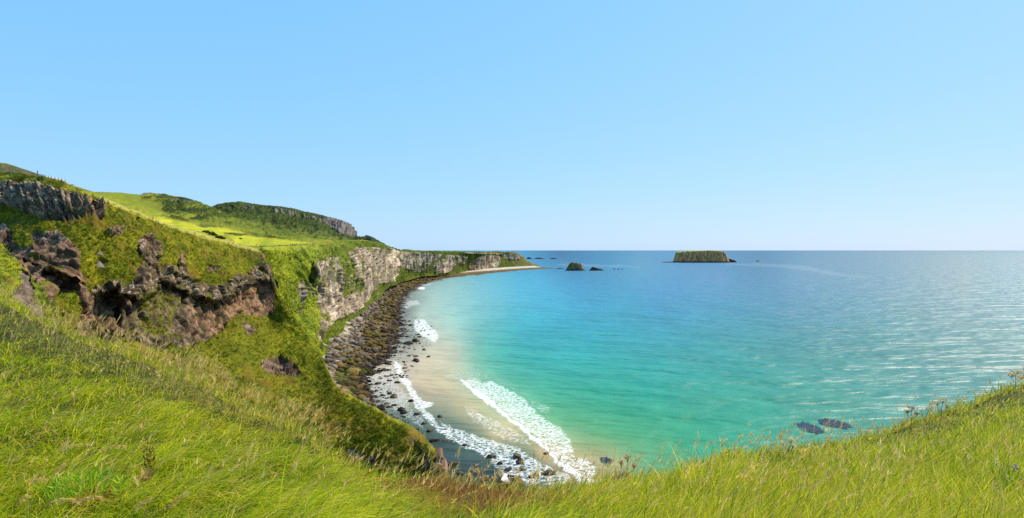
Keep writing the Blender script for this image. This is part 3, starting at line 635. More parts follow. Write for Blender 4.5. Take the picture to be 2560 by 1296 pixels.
def sea_mat():
    m, N, L = nodes('sea water')
    out = N('ShaderNodeOutputMaterial')
    wat = N('ShaderNodeBsdfPrincipled'); wat.inputs['IOR'].default_value = 1.333; wat.inputs['Roughness'].default_value = 0.46; wat.inputs['Specular IOR Level'].default_value = 0.42
    foam = N('ShaderNodeBsdfPrincipled'); foam.inputs['Roughness'].default_value = 0.9; foam.inputs['Specular IOR Level'].default_value = 0.1
    foam.inputs['Base Color'].default_value = (0.86, 0.86, 0.85, 1)
    at = N('ShaderNodeAttribute', attribute_name='col'); fa = N('ShaderNodeAttribute', attribute_name='foam')
    geo = N('ShaderNodeNewGeometry')
    L(at.outputs['Color'], wat.inputs['Base Color'])
    # ripples: three sizes, long crested
    def ripple(sc, stretch, rot, det=3.0):
        mp = N('ShaderNodeMapping'); mp.inputs['Rotation'].default_value = (0, 0, math.radians(rot)); mp.inputs['Scale'].default_value = (sc, sc * stretch, sc)
        L(geo.outputs['Position'], mp.inputs['Vector'])
        n = N('ShaderNodeTexNoise', Scale=1.0, Detail=det, Roughness=0.6); L(mp.outputs[0], n.inputs['Vector'])
        return n.outputs[0]
    def bump(h, dist, st, prev=None):
        b = N('ShaderNodeBump', Strength=st, Distance=dist); L(h, b.inputs['Height'])
        if prev: L(prev, b.inputs['Normal'])
        return b.outputs[0]
    b1 = bump(ripple(0.022, 2.3, 26), 12.0, 0.50)
    b2 = bump(ripple(0.16, 2.2, 12), 1.6, 0.28, b1)
    b3 = bump(ripple(0.75, 1.8, -8, 3.0), 0.40, 0.32, b2)
    L(b3, wat.inputs['Normal'])
    # foam lace
    nz = N('ShaderNodeTexNoise', Scale=0.80, Detail=8.0, Roughness=0.80, Distortion=0.8); L(geo.outputs['Position'], nz.inputs['Vector'])
    v = N('ShaderNodeTexVoronoi', Scale=0.62, feature='DISTANCE_TO_EDGE')
    wv = N('ShaderNodeVectorMath', operation='ADD'); sc = N('ShaderNodeVectorMath', operation='SCALE'); sc.inputs['Scale'].default_value = 3.0
    nv = N('ShaderNodeTexNoise', Scale=0.5, Detail=4.0); L(geo.outputs['Position'], nv.inputs['Vector'])
    L(nv.outputs['Color'], sc.inputs[0]); L(sc.outputs[0], wv.inputs[0]); L(geo.outputs['Position'], wv.inputs[1]); L(wv.outputs[0], v.inputs['Vector'])
    lace = N('ShaderNodeMapRange'); L(v.outputs['Distance'], lace.inputs[0])
    for i, x in ((1, 0.0), (2, 0.30), (3, 0.16), (4, -0.12)): lace.inputs[i].default_value = x
    s1 = N('ShaderNodeMath', operation='ADD'); L(nz.outputs[0], s1.inputs[0]); L(lace.outputs[0], s1.inputs[1])
    s2 = N('ShaderNodeMath', operation='ADD'); L(s1.outputs[0], s2.inputs[0]); L(fa.outputs['Fac'], s2.inputs[1])
    th = N('ShaderNodeMapRange'); th.interpolation_type = 'SMOOTHSTEP'; L(s2.outputs[0], th.inputs[0])
    for i, x in ((1, 0.94), (2, 1.34), (3, 0.0), (4, 0.96)): th.inputs[i].default_value = x
    gate = N('ShaderNodeMapRange'); L(fa.outputs['Fac'], gate.inputs[0])
    for i, x in ((1, 0.05), (2, 0.3), (3, 0.0), (4, 1.0)): gate.inputs[i].default_value = x
    fm = N('ShaderNodeMath', operation='MULTIPLY'); L(th.outputs[0], fm.inputs[0]); L(gate.outputs[0], fm.inputs[1])
    fb = N('ShaderNodeBump', Strength=0.6, Distance=0.4); L(nz.outputs[0], fb.inputs['Height']); L(fb.outputs[0], foam.inputs['Normal'])
    mx = N('ShaderNodeMixShader'); L(fm.outputs[0], mx.inputs[0]); L(wat.outputs[0], mx.inputs[1]); L(foam.outputs[0], mx.inputs[2])
    L(mx.outputs[0], out.inputs[0])
    return m
wo = link('water', mesh_from('water', wpos, grid_faces(len(wy_), len(wx_)), sea_mat(), wc, extra={'foam': fo})); wo['kind'] = 'structure'

# ------------------------------------------------------------------ foreground slope
EDGE = [(-700, 560, 24), (-250, 670, 17), (0, 748, 13.5), (70, 780, 12), (150, 812, 11.2), (220, 842, 10.6), (300, 872, 10), (380, 905, 9.6), (470, 938, 9.2), (600, 1002, 8.4), (690, 1040, 7.9), (740, 1056, 7.6),
        (800, 1110, 7.0), (860, 1160, 6.5), (930, 1182, 6.3), (1000, 1194, 6.2), (1100, 1206, 6.1), (1200, 1226, 6.0), (1330, 1226, 6.2), (1430, 1206, 6.5), (1500, 1192, 6.8), (1560, 1178, 7.1), (1640, 1176, 7.5),
        (1740, 1152, 8.0), (1850, 1122, 8.5), (1960, 1116, 9.0), (2100, 1096, 9.5), (2200, 1074, 10), (2300, 1046, 10.5), (2400, 1010, 11), (2450, 990, 11.5), (2560, 950, 12.5), (2800, 870, 14.5), (3300, 780, 20)]
EDGE_Y = [(a, b) for a, b, c in EDGE]
FG_CTRL = EDGE + [(-700, 1340, 3.1), (0, 1340, 3.15), (640, 1340, 3.25), (1280, 1340, 3.35), (1920, 1340, 3.25), (2560, 1340, 3.15), (3300, 1340, 3.1), (0, 1050, 5.4), (400, 1100, 5.2), (800, 1220, 4.6), (1280, 1290, 4.1),
                  (1800, 1220, 4.9), (2200, 1160, 5.6), (2560, 1100, 6.2), (-700, 950, 6.5), (3300, 1000, 7)]
fg = RBF([(c[0], c[1]) for c in FG_CTRL], np.log([c[2] for c in FG_CTRL]))
def fg_pos(px, py):
    Y = np.exp(fg(px, py)[..., 0])
    p = P(px, py, Y)
    return p
def fg_bump(p):
    return fbm(stk(p[..., 0] / 1.6, p[..., 1] / 1.6, 0 * p[..., 0]), 3) * 0.10 + fbm(stk(p[..., 0] / 0.45, p[..., 1] / 0.45, 0 * p[..., 0] + 5), 2) * 0.035 - 0.10
gx = np.linspace(-700, 3300, 400); ge = curve(EDGE_Y, gx, 10)
vv = np.linspace(0, 1, 90)[:, None]
GX = np.repeat(gx[None], 90, 0); GY = ge[None] * (1 - vv) + 1340 * vv
gp = fg_pos(GX, GY); gp[..., 2] += fg_bump(gp) - 0.03
ray = gp[0].copy(); ray[:, 2] = 0; ray /= np.linalg.norm(ray, axis=1)[:, None]
rows = []
for d, dz in ((60, -52), (30, -32), (12, -14), (4, -4.2), (1.2, -0.75), (0.35, -0.12)):
    q = gp[0] + ray * d; q[:, 2] += dz; rows.append(q)
lastr = []
for k in range(1, 8):
    q = gp[-1].copy(); q[:, :2] *= (1 - k / 7.0); q[:, 1] -= 2.2 * k / 7.0; q[:, 0] *= 1; q[:, 2] = gp[-1][:, 2] * (1 - k / 7) + (H - 1.55) * k / 7; lastr.append(q)
GV = np.concatenate([np.array(rows), gp, np.array(lastr)])
gcol = cmix((0.030, 0.040, 0.006), (0.075, 0.075, 0.012), sstep(-0.5, 0.5, fbm(GV / 0.5, 3)))
gcol[:6] = cmix((0.085, 0.105, 0.008), (0.19, 0.20, 0.014), sstep(-0.5, 0.5, fbm(GV[:6] / 2.5, 4)))
go = link('ground', mesh_from('ground', GV, grid_faces(GV.shape[0], 400), terrain_mat('turf soil', 8, 0.5), gcol)); go['kind'] = 'structure'

# ------------------------------------------------------------------ grass on the foreground slope
def blade_mesh(root, L, w, ang, lean, bend, col, seg=3, tipcol=None, sway=None):
    n = len(root)
    d = np.stack([np.cos(ang), np.sin(ang), 0 * ang], 1)
    tw = RS.uniform(-1.2, 1.2, n)
    s = np.stack([-np.sin(ang + tw), np.cos(ang + tw), 0 * ang], 1)
    p = root.copy(); lv = []
    for k in range(seg + 1):
        t = k / seg
        ww = (w * (1 - t ** 1.6) * 0.5 + w * 0.02)[:, None]
        lv.append(np.stack([p - s * ww, p + s * ww], 1))
        ph = lean + bend * (t + 0.5 / seg)
        p = p + (L / seg)[:, None] * (np.sin(ph)[:, None] * d + np.cos(ph)[:, None] * np.array([0, 0, 1.0]))
    V = np.stack(lv, 1)                                   # n, seg+1, 2, 3
    b = (np.arange(n) * (seg + 1) * 2)[:, None]
    k = np.arange(seg)[None] * 2
    f = np.stack([b + k, b + k + 1, b + k + 3, b + k + 2], -1).reshape(-1, 4)
    tc = col if tipcol is None else tipcol
    t = np.linspace(0, 1, seg + 1)[None, :, None, None]
    C = col[:, None, None, :] * (1 - t ** 2) + tc[:, None, None, :] * t ** 2
    C = np.repeat(C, 2, axis=2)
    return V.reshape(-1, 3), f, C.reshape(-1, 3), p

def join(parts):
    vs, fs, cs, o = [], [], [], 0
    for v, f, c in parts:
        vs.append(v); fs.append(f + o); cs.append(c); o += len(v)
    return np.concatenate(vs), np.concatenate(fs), np.concatenate(cs)

def leaf_mat(name, trans=0.4, rough=0.5, spec=0.25):
    m, N, L = nodes(name)
    out = N('ShaderNodeOutputMaterial'); at = N('ShaderNodeAttribute', attribute_name='col')
    b = N('ShaderNodeBsdfPrincipled'); b.inputs['Roughness'].default_value = rough; b.inputs['Specular IOR Level'].default_value = spec
    t = N('ShaderNodeBsdfTranslucent'); mx = N('ShaderNodeMixShader'); mx.inputs[0].default_value = trans
    L(at.outputs['Color'], b.inputs['Base Color']); L(at.outputs['Color'], t.inputs['Color'])
    L(b.outputs[0], mx.inputs[1]); L(t.outputs[0], mx.inputs[2]); L(mx.outputs[0], out.inputs[0])
    return m
M_GRASS = leaf_mat('grass blades', 0.44, 0.6, 0.08)
M_DRY = leaf_mat('dry grass', 0.5, 0.7, 0.1)

def fg_sample(n, vlo=0.0, vhi=1.0, xlo=-260, xhi=2820, vp=1.0):
    px = RS.uniform(xlo, xhi, n); v = vlo + (vhi - vlo) * RS.uniform(0, 1, n) ** vp
    e = curve(EDGE_Y, px, 10)
    py = e + (1345 - e) * v
    p = fg_pos(px, py); p[:, 2] += fg_bump(p) - 0.03
    return px, py, v, p

def grass_batch(n, Lr, wr, seed):
    px, py, v, p = fg_sample(n, 0, 1, vp=1.0)
    # most blades grow in tufts that share a lean, a height and a hue
    nt = 5200
    tx, ty_, tv, tp = fg_sample(nt, 0, 1)
    ti = RS.randint(0, nt, n); intuft = RS.uniform(0, 1, n) < 0.7
    rad = RS.normal(0, 1, (n, 2)) * (0.020 + 0.008 * tp[ti, 1])[:, None]
    tp2 = tp[ti].copy(); tp2[:, :2] += rad
    p = np.where(intuft[:, None], tp2, p); px = np.where(intuft, tx[ti], px); v = np.where(intuft, tv[ti], v)
    ta, tl, th_ = RS.normal(0, 0.55, nt), RS.uniform(0.6, 1.2, nt), RS.normal(0, 1, nt)
    c1 = fbm(stk(p[:, 0] / 0.9, p[:, 1] / 0.9, 0 * px + seed), 3); c2 = fbm(stk(p[:, 0] / 0.33, p[:, 1] / 0.33, 0 * px + 9), 2)
    c3 = fbm(stk(p[:, 0] / 2.6, p[:, 1] / 2.6, 0 * px + 19), 3)
    right = sstep(1150, 1900, px)
    mid = np.exp(-((px - 1180) / 190.0) ** 2) * (1 - sstep(0.30, 0.62, v))
    L = RS.uniform(*Lr, n) * (1 + 0.45 * np.clip(c1, -0.8, 1)) * (1 - 0.45 * mid) * (0.36 + 0.64 * sstep(0.0, 0.30, v))
    ang = np.radians(-18 + 30 * right) + 0.75 * c1 + 0.55 * c3 + RS.normal(0, 0.38, n)
    lean = (0.55 - 0.12 * right) + 0.35 * np.abs(c2) + RS.normal(0, 0.16, n)
    bend = (1.05 - 0.35 * right) + 0.5 * c1 + RS.normal(0, 0.25, n)
    lean = lean * (1 - 0.5 * mid)
    ang = ang + np.where(intuft, ta[ti], 0) + np.where(intuft, 0.35 * np.arctan2(rad[:, 1], rad[:, 0]) * RS.uniform(0, 1, n), 0)
    L = L * np.where(intuft, tl[ti], 0.85)
    w = RS.uniform(*wr, n) * (0.55 + 0.075 * p[:, 1])
    # colours
    green = np.array((0.155, 0.300, 0.008)); lime = np.array((0.520, 0.580, 0.008)); yel = np.array((0.830, 0.700, 0.030)); tan = np.array((0.76, 0.53, 0.19)); dark = np.array((0.060, 0.120, 0.010)); rust = np.array((0.40, 0.18, 0.04))
    r = RS.uniform(0, 1, n)
    hue = np.where(intuft, th_[ti], 0)
    t = np.clip(0.52 + 0.40 * hue + 0.35 * c1 + 0.35 * c3 + RS.normal(0, 0.25, n) + 0.25 * right, 0, 1)
    col = cmix(green, lime, t)
    col = cmix(col, np.broadcast_to(dark, col.shape), ((r < (0.10 + 0.55 * (hue < -0.75)) * (1 - 0.5 * right)) * 0.9))
    ydens = 0.13 + 0.44 * right + 0.25 * (hue > 1.0) + 0.14 * np.clip(c3, -0.5, 1) + 0.22 * (1 - sstep(0.05, 0.4, v)) * (1 - right)
    col = cmix(col, np.broadcast_to(yel, col.shape), (RS.uniform(0, 1, n) < ydens) * RS.uniform(0.5, 1, n))
    tdens = 0.07 + 0.06 * right + 0.20 * (1 - sstep(0.0, 0.16, v)) + 0.10 * np.clip(c2, 0, 1)
    col = cmix(col, np.broadcast_to(tan, col.shape), (RS.uniform(0, 1, n) < tdens) * 0.9)
    col = cmix(col, np.broadcast_to(rust, col.shape), (RS.uniform(0, 1, n) < 0.62 * mid + 0.012) * 0.85)
    col = col * RS.uniform(0.75, 1.25, n)[:, None]
    tip = cmix(col, np.broadcast_to(yel, col.shape), np.full(n, 0.25))
    V, f, C, _ = blade_mesh(p, L, w, ang, lean, bend, col, 4 if Lr[1] > 0.3 else 3, tip)
    return V, f, C

gparts = [grass_batch(95000, (0.16, 0.40), (0.005, 0.0105), 1), grass_batch(70000, (0.08, 0.22), (0.005, 0.010), 4)]
V, f, C = join(gparts)
gr = link('grass', mesh_from('grass', V, f, M_GRASS, C)); tag(gr, kind='stuff')

# the lip of the slope and the drop beyond it are grassed too
n = 16000
bu = RS.uniform(0, 399, n); bt = np.maximum(6 - 4.6 * RS.uniform(0, 1, n) ** 1.7, 0.0)
i0, j0 = np.floor(bt).astype(int).clip(0, 5), np.floor(bu).astype(int).clip(0, 398); fi, fj = (bt - i0)[:, None], (bu - j0)[:, None]
bp = (GV[i0, j0] * (1 - fj) + GV[i0, j0 + 1] * fj) * (1 - fi) + (GV[i0 + 1, j0] * (1 - fj) + GV[i0 + 1, j0 + 1] * fj) * fi
bc = cmix((0.26, 0.38, 0.010), (0.80, 0.66, 0.05), RS.uniform(0, 1, n)) * RS.uniform(0.7, 1.2, (n, 1))
dd = np.linalg.norm(bp - np.array([0, 0, H]), axis=1)
V, f, C, _ = blade_mesh(bp, RS.uniform(0.10, 0.22, n) * (1 + 0.03 * dd), RS.uniform(0.008, 0.016, n) * (0.5 + 0.10 * dd), RS.normal(0, 0.9, n), RS.uniform(0.1, 0.7, n), RS.uniform(0.2, 1.0, n), bc, 3)
tag(link('brow_grass', mesh_from('brow_grass', V, f, M_GRASS, C)), kind='stuff')

# seeding stems: dense along the brow at the left, thin elsewhere
def stems(px, py, L, lean, bend, ang, tan, head=9, hw=0.0055, hl=0.050, w0=0.0048):
    n = len(px)
    p = fg_pos(px, py); p[:, 2] += fg_bump(p) - 0.03
    w = w0 * (0.6 + 0.09 * p[:, 1])
    st = np.broadcast_to(np.array((0.58, 0.46, 0.14)), (n, 3)) * RS.uniform(0.6, 1.2, n)[:, None]
    V1, f1, C1, tip = blade_mesh(p, L, w, ang, lean, bend, st, 4)
    # spikelets along the last quarter
    d = np.stack([np.cos(ang), np.sin(ang), 0 * ang], 1)
    ph = lean + bend
    dirv = np.sin(ph)[:, None] * d + np.cos(ph)[:, None] * np.array([0, 0, 1.0])
    k = RS.uniform(-0.02, 0.24, (n, head))
    roots = tip[:, None] - dirv[:, None] * (k * L[:, None])[..., None]
    m = n * head
    a2 = np.repeat(ang, head) + RS.normal(0, 0.55, m)
    l2 = np.repeat(ph, head) + RS.normal(0, 0.22, m)
    c2 = np.repeat(tan, head, 0) * RS.uniform(0.7, 1.25, m)[:, None]
    sz = np.repeat(0.6 + 0.07 * p[:, 1], head)
    V2, f2, C2, _ = blade_mesh(roots.reshape(-1, 3), hl * sz * RS.uniform(0.7, 1.5, m), hw * sz * RS.uniform(0.7, 1.3, m), a2, l2, np.zeros(m), c2, 2)
    return [(V1, f1, C1), (V2, f2, C2)]
def stem_set(n, xlo, xhi, vlo, vhi, Lr, vp=1.0):
    px = RS.uniform(xlo, xhi, n); v = vlo + (vhi - vlo) * RS.uniform(0, 1, n) ** vp
    e = curve(EDGE_Y, px, 10); py = e + (1345 - e) * v
    right = sstep(1150, 1900, px)
    tan = cmix((0.74, 0.46, 0.13), (0.88, 0.66, 0.24), RS.uniform(0, 1, n))
    return stems(px, py, RS.uniform(*Lr, n), RS.uniform(0.05, 0.4, n), RS.uniform(0.2, 0.9, n), np.radians(RS.normal(0, 35, n)) + 0.2 * right, tan)
dp = stem_set(560, -200, 520, 0.0, 0.12, (0.26, 0.50)) + stem_set(320, 420, 800, 0.0, 0.10, (0.20, 0.40)) + stem_set(26, 780, 1320, 0.0, 0.10, (0.15, 0.36)) \
    + stem_set(60, 1300, 1800, 0.0, 0.15, (0.15, 0.30)) + stem_set(70, 1820, 2110, 0.0, 0.03, (0.22, 0.42)) + stem_set(150, 2100, 2800, 0.0, 0.05, (0.18, 0.40)) + stem_set(300, -200, 1300, 0.1, 0.9, (0.26, 0.45)) + stem_set(420, 1300, 2800, 0.1, 0.95, (0.28, 0.48))
V, f, C = join(dp)
tag(link('dry_grass', mesh_from('dry_grass', V, f, M_DRY, C)), kind='stuff')
hp = []
hx = RS.normal(1140, 95, 5200); hv = np.abs(RS.normal(0, 0.20, 5200)); he = curve(EDGE_Y, hx, 10); hy = he + (1345 - he) * np.clip(hv, 0, 0.8)
hpz = fg_pos(hx, hy); hpz[:, 2] += fg_bump(hpz) - 0.03
hc = cmix((0.30, 0.15, 0.04), (0.46, 0.28, 0.06), RS.uniform(0, 1, 5200)); hc = cmix(hc, (0.30, 0.13, 0.15), (RS.uniform(0, 1, 5200) < 0.15) * 0.8)
V, f, C, _ = blade_mesh(hpz, RS.uniform(0.08, 0.2, 5200), RS.uniform(0.012, 0.02, 5200), RS.uniform(0, 6.28, 5200), RS.uniform(0, 0.5, 5200), RS.uniform(-0.2, 0.6, 5200), hc, 2)
tag(link('heather_undergrowth', mesh_from('heather_undergrowth', V, f, M_DRY, C)), kind='stuff')

# ------------------------------------------------------------------ single plants that stand out
def plant_point(px, v=None, py=None):
    px = np.array([float(px)]); e = curve(EDGE_Y, px, 10)
    pyy = np.array([float(py)]) if py is not None else e + (1345 - e) * v
    p = fg_pos(px, pyy); p[:, 2] += fg_bump(p) - 0.03
    return p[0]
def tube(path, rad, nseg=6):
    path = np.array(path, float); V = []; n = len(path)
    for i, q in enumerate(path):
        t = path[min(i + 1, n - 1)] - path[max(i - 1, 0)]; t /= np.linalg.norm(t) + 1e-9
        a = np.cross(t, [0.3, 1, 0.2]); a /= np.linalg.norm(a); b = np.cross(t, a)
        r = rad[i] if hasattr(rad, '__len__') else rad
        th = np.linspace(0, 2 * np.pi, nseg, endpoint=False)
        V.append(q + r * (np.cos(th)[:, None] * a + np.sin(th)[:, None] * b))
    V = np.concatenate(V); F_ = []
    for i in range(n - 1):
        for k in range(nseg):
            F_.append((i * nseg + k, i * nseg + (k + 1) % nseg, (i + 1) * nseg + (k + 1) % nseg, (i + 1) * nseg + k))
    return V, np.array(F_)
def colfill(V, c, var=0.15):
    return np.array(c)[None] * RS.uniform(1 - var, 1 + var, len(V))[:, None]
def tubes(list_):
    ps = []
    for path, rad, c in list_:
        v, f_ = tube(path, rad); ps.append((v, f_, colfill(v, c)))
    return join(ps)
def empty(name, loc, label, cat, group=None, rz=0):
    o = bpy.data.objects.new(name, None); COL.objects.link(o); o.location = loc; o.rotation_euler[2] = rz; o.empty_display_size = 0.2
    return tag(o, label, cat, group)
def part(name, vfc, mat, parent):
    v, f_, c = vfc
    return link(name, mesh_from(name, v, f_, mat, c), parent)

def umbel(px, v, h, label, col, nray=9, spread=0.09, tilt=0.1):
    h *= 0.66; spread *= 0.8; col = tuple(c * 1.5 for c in col)
    p = plant_point(px, v)
    e = empty('umbel_plant', p, label, 'plant', 'dead umbel plants on the brow of the slope')
    top = np.array([tilt * h, 0, h])
    st = [(np.array([[0, 0, -0.05], [tilt * h * 0.3, 0, h * 0.5], top]), [0.006, 0.005, 0.004], (0.40, 0.27, 0.09))]
    heads = [(top, 1.0), (np.array([-0.10 * h - 0.03, 0.02, h * 0.80]), 0.7), (np.array([0.20 * h + 0.03, -0.02, h * 0.72]), 0.65)]
    allh = []
    for hp_, s in heads:
        hs, hr = [], []
        if s < 1: st.append((np.array([[tilt * h * 0.3, 0, h * 0.45], hp_]), 0.0035, (0.40, 0.27, 0.09)))
        for k in range(nray):
            a = k * 2.4; r = spread * s * (0.35 + 0.65 * math.sqrt((k + 0.5) / nray))
            q = hp_ + np.array([r * math.cos(a), r * math.sin(a), 0.05 * s + 0.015 * random.random()])
            hr.append((np.array([hp_, q]), 0.0025, (0.42, 0.28, 0.09)))
            for j in range(7): hs.append(q + RS.normal(0, 0.010, 3))
        allh.append((np.array(hs), tubes(hr)))
    part('stem', tubes(st), M_DRY, e)
    for hs, rays in allh:
        m = len(hs)
        V_, f_, C_, _ = blade_mesh(hs, RS.uniform(0.018, 0.036, m), RS.uniform(0.008, 0.014, m), RS.uniform(0, 6.28, m), RS.uniform(0, 1.2, m), np.zeros(m), colfill(hs, col, 0.3), 1)
        part('flower_head', join([rays, (V_, f_, C_)]), M_DRY, e)
umbel(2538, 0.015, 0.50, 'tall rusty umbel plant standing highest on the grassy brow at the right edge', (0.42, 0.24, 0.03), 11, 0.11, 0.05)
umbel(2352, 0.01, 0.42, 'browned umbel plant with pale top midway up the right-hand brow', (0.36, 0.25, 0.09), 9, 0.07)
umbel(2278, 0.01, 0.36, 'dark brown dead umbel plant on the brow, closest to the kelp patches', (0.17, 0.08, 0.03), 9, 0.06, 0.0)
umbel(1968, 0.01, 0.34, 'straw-pale seeding umbel on the brow below the two kelp patches', (0.52, 0.44, 0.26), 8, 0.05, 0.25)
umbel(1566, 0.01, 0.42, 'thin reddish umbel rising from the brow beside the purple heather tuft', (0.40, 0.18, 0.06), 6, 0.03, 0.05)
umbel(1186, 0.03, 0.33, 'short tan umbel in front of the dark wash, left one of the central pair', (0.45, 0.32, 0.14), 6, 0.03, 0.1)
umbel(1248, 0.03, 0.33, 'short tan umbel in front of the dark wash, right one of the central pair', (0.45, 0.30, 0.12), 6, 0.03, 0.05)

def leafy(name, px, py, n, r, h, L, w, cols, label, cat, flower=None, nfl=0, fs=0.02):
    p = plant_point(px, py=py)
    e = empty(name, p, label, cat)
    a = RS.uniform(0, 6.28, n); q = np.sqrt(RS.uniform(0, 1, n)) * r
    root = np.stack([q * np.cos(a), q * np.sin(a), RS.uniform(0, h, n) * (1 - 0.5 * (q / r) ** 2)], 1)
    c = cmix(cols[0], cols[1], RS.uniform(0, 1, n))
    V_, f_, C_, _ = blade_mesh(root, RS.uniform(0.6, 1.3, n) * L, RS.uniform(0.7, 1.3, n) * w, a + RS.normal(0, 0.7, n), RS.uniform(0.1, 1.0, n), RS.uniform(0, 0.8, n), c, 2)
    part('leaves', (V_, f_, C_), M_GRASS, e)
    if nfl:
        a = RS.uniform(0, 6.28, nfl); q = np.sqrt(RS.uniform(0, 1, nfl)) * r * 0.8
        root = np.stack([q * np.cos(a), q * np.sin(a), h + RS.uniform(0, 0.06, nfl)], 1)
        for q in root:
            rr = np.repeat(q[None], 11, 0); m = len(rr)
            V_, f_, C_, _ = blade_mesh(rr, np.full(m, fs), np.full(m, fs * 0.6), RS.uniform(0, 6.28, m), RS.uniform(0.4, 1.5, m), np.zeros(m), colfill(rr, flower, 0.2), 1)
            part('flower', (V_, f_, C_), M_DRY, e)
leafy('herb_plant', 205, 1215, 420, 0.22, 0.20, 0.075, 0.011, ((0.16, 0.36, 0.015), (0.34, 0.50, 0.03)), 'bright lime green leafy herb patch amid the grass at the lower left', 'plant')
leafy('herb_plant', 300, 1232, 60, 0.045, 0.20, 0.05, 0.012, ((0.25, 0.42, 0.02), (0.5, 0.52, 0.05)), 'small yellow-green sprig just right of the lime herb patch', 'plant')
leafy('ragwort_plant', 1932, 1160, 160, 0.20, 0.24, 0.10, 0.012, ((0.16, 0.26, 0.02), (0.28, 0.34, 0.03)), 'yellow flowered plant in the grass below the straw-pale umbel', 'flower', (0.70, 0.52, 0.02), 26, 0.022)
leafy('heather_tuft', 1556, 1186, 260, 0.17, 0.13, 0.08, 0.010, ((0.22, 0.10, 0.10), (0.36, 0.20, 0.22)), 'purple-brown heather tuft on the brow above the single round kelp clump', 'plant', (0.40, 0.17, 0.24), 40, 0.012)
leafy('wildflower', 2496, 1200, 24, 0.03, 0.20, 0.14, 0.008, ((0.12, 0.22, 0.02), (0.2, 0.3, 0.03)), 'small violet wildflower in grass at the right, standing alone', 'flower', (0.25, 0.13, 0.52), 2, 0.018)
leafy('wildflower', 2536, 1202, 30, 0.05, 0.20, 0.14, 0.008, ((0.12, 0.22, 0.02), (0.2, 0.3, 0.03)), 'pair of violet blooms on one stalk right of the lone violet wildflower', 'flower', (0.25, 0.13, 0.52), 4, 0.018)
leafy('dock_plant', 372, 1172, 150, 0.035, 0.34, 0.030, 0.010, ((0.10, 0.05, 0.015), (0.19, 0.09, 0.03)), 'dark brown dock spike upright in the grass right of the lime herb', 'plant')
leafy('dead_leaf_sprig', 360, 1190, 40, 0.04, 0.12, 0.05, 0.022, ((0.44, 0.22, 0.09), (0.58, 0.38, 0.18)), 'withered orange-tan leaf sprig at the foot of the dock spike', 'plant')
leafy('rust_bracken', 245, 1240, 150, 0.13, 0.12, 0.06, 0.014, ((0.20, 0.08, 0.02), (0.36, 0.17, 0.04)), 'rust-brown withered bracken beside the lime green herb patch', 'plant')

# big feathery seed heads close to the lens side, lower left
SEED = [(12, 1150, .5, 'straw seed head arching at the far left, uppermost of the cluster'), (55, 1140, .55, 'long pale seed head bending right at the upper left of the cluster'), (75, 1175, .5, 'drooping straw seed head in the middle of the lower left cluster'),
        (30, 1240, .42, 'tan seed head lying low at the far left edge'), (20, 1290, .38, 'lowest tan seed head in the bottom left corner'), (95, 1250, .42, 'fluffy cream seed head beside the rust-brown bracken'),
        (120, 1300, .42, 'thick straw seed head nearest the bottom, right of the corner'), (150, 1200, .5, 'slender seed head leaning over the lime herb from the left'), (300, 1320, .36, 'lone pale seed head at the bottom right of the lower left cluster'),
        (375, 1320, .36, 'thin tan seed head at the bottom edge beneath the dock spike'), (60, 1300, .40, 'bushy tan seed head at the bottom between corner and bracken')]
for sx, sy, sl, lab in SEED:
    p = plant_point(sx, py=sy)
    e = empty('grass_stalk', p, lab, 'grass stalk', 'seeding grass stalks at the lower left')
    n = 26; bend = random.uniform(0.9, 1.5); lean = random.uniform(0.1, 0.35); ang = random.uniform(-0.5, 0.4)
    path = [np.zeros(3)]
    for k in range(n):
        ph = lean + bend * (k / n) ** 1.5
        path.append(path[-1] + sl / n * np.array([math.sin(ph) * math.cos(ang), math.sin(ph) * math.sin(ang), math.cos(ph)]))
    path = np.array(path)
    v_, f_ = tube(path, np.linspace(0.0020, 0.0011, n + 1)); part('stem', (v_, f_, colfill(v_, (0.40, 0.30, 0.09))), M_DRY, e)
    idx = RS.randint(int(n * 0.70), n + 1, 120); rr = path[idx] + RS.normal(0, 0.0035, (120, 3)); m = 120
    V_, f_, C_, _ = blade_mesh(rr, RS.uniform(0.018, 0.040, m), RS.uniform(0.0025, 0.0045, m), ang + RS.normal(0, 0.4, m), lean + bend + RS.normal(0, 0.22, m), np.zeros(m), cmix((0.66, 0.44, 0.15), (0.86, 0.66, 0.30), RS.uniform(0, 1, m)), 2)
    part('seed_head', (V_, f_, C_), M_DRY, e)

# ------------------------------------------------------------------ tussocks on the slopes beyond
def tussocks(name, src, n, per, Lr, wr, keep, dark=1.0):
    pos, col, nn = LASTCOL[src]
    pf, cf = pos.reshape(-1, 3), col.reshape(-1, 3)
    k = keep(pf, cf); idx = np.nonzero(k)[0]
    w_ = pf[idx, 1] ** 0.0; ii = RS.choice(idx, n)
    c0 = cf[ii] * (1.15 + 0.15 * RS.normal(0, 1, n).clip(-1.5, 2))[:, None]
    yl = RS.uniform(0, 1, n) < 0.09; c0[yl] = c0[yl] * 0.5 + np.array((0.30, 0.25, 0.03)) * 0.5
    c0 = np.clip(c0 * dark, 0.004, 1)
    root = np.repeat(pf[ii] + RS.normal(0, 0.25, (n, 3)) * np.array((1, 1, 0.2)), per, 0); m = n * per
    root[:, :2] += RS.normal(0, Lr[0] * 0.35, (m, 2)); root[:, 2] -= Lr[0] * 0.2
    V_, f_, C_, _ = blade_mesh(root, RS.uniform(*Lr, m), RS.uniform(*wr, m), RS.uniform(0, 6.28, m), RS.uniform(0.1, 0.9, m), RS.uniform(0.2, 1.0, m), np.repeat(c0, per, 0) * RS.uniform(0.8, 1.25, (m, 1)), 2)
    tag(link(name, mesh_from(name, V_, f_, M_GRASS, C_)), kind='stuff')
scr = lambda p: (CX + p[:, 0] / p[:, 1] * F, HY + (H - p[:, 2]) / p[:, 1] * F)
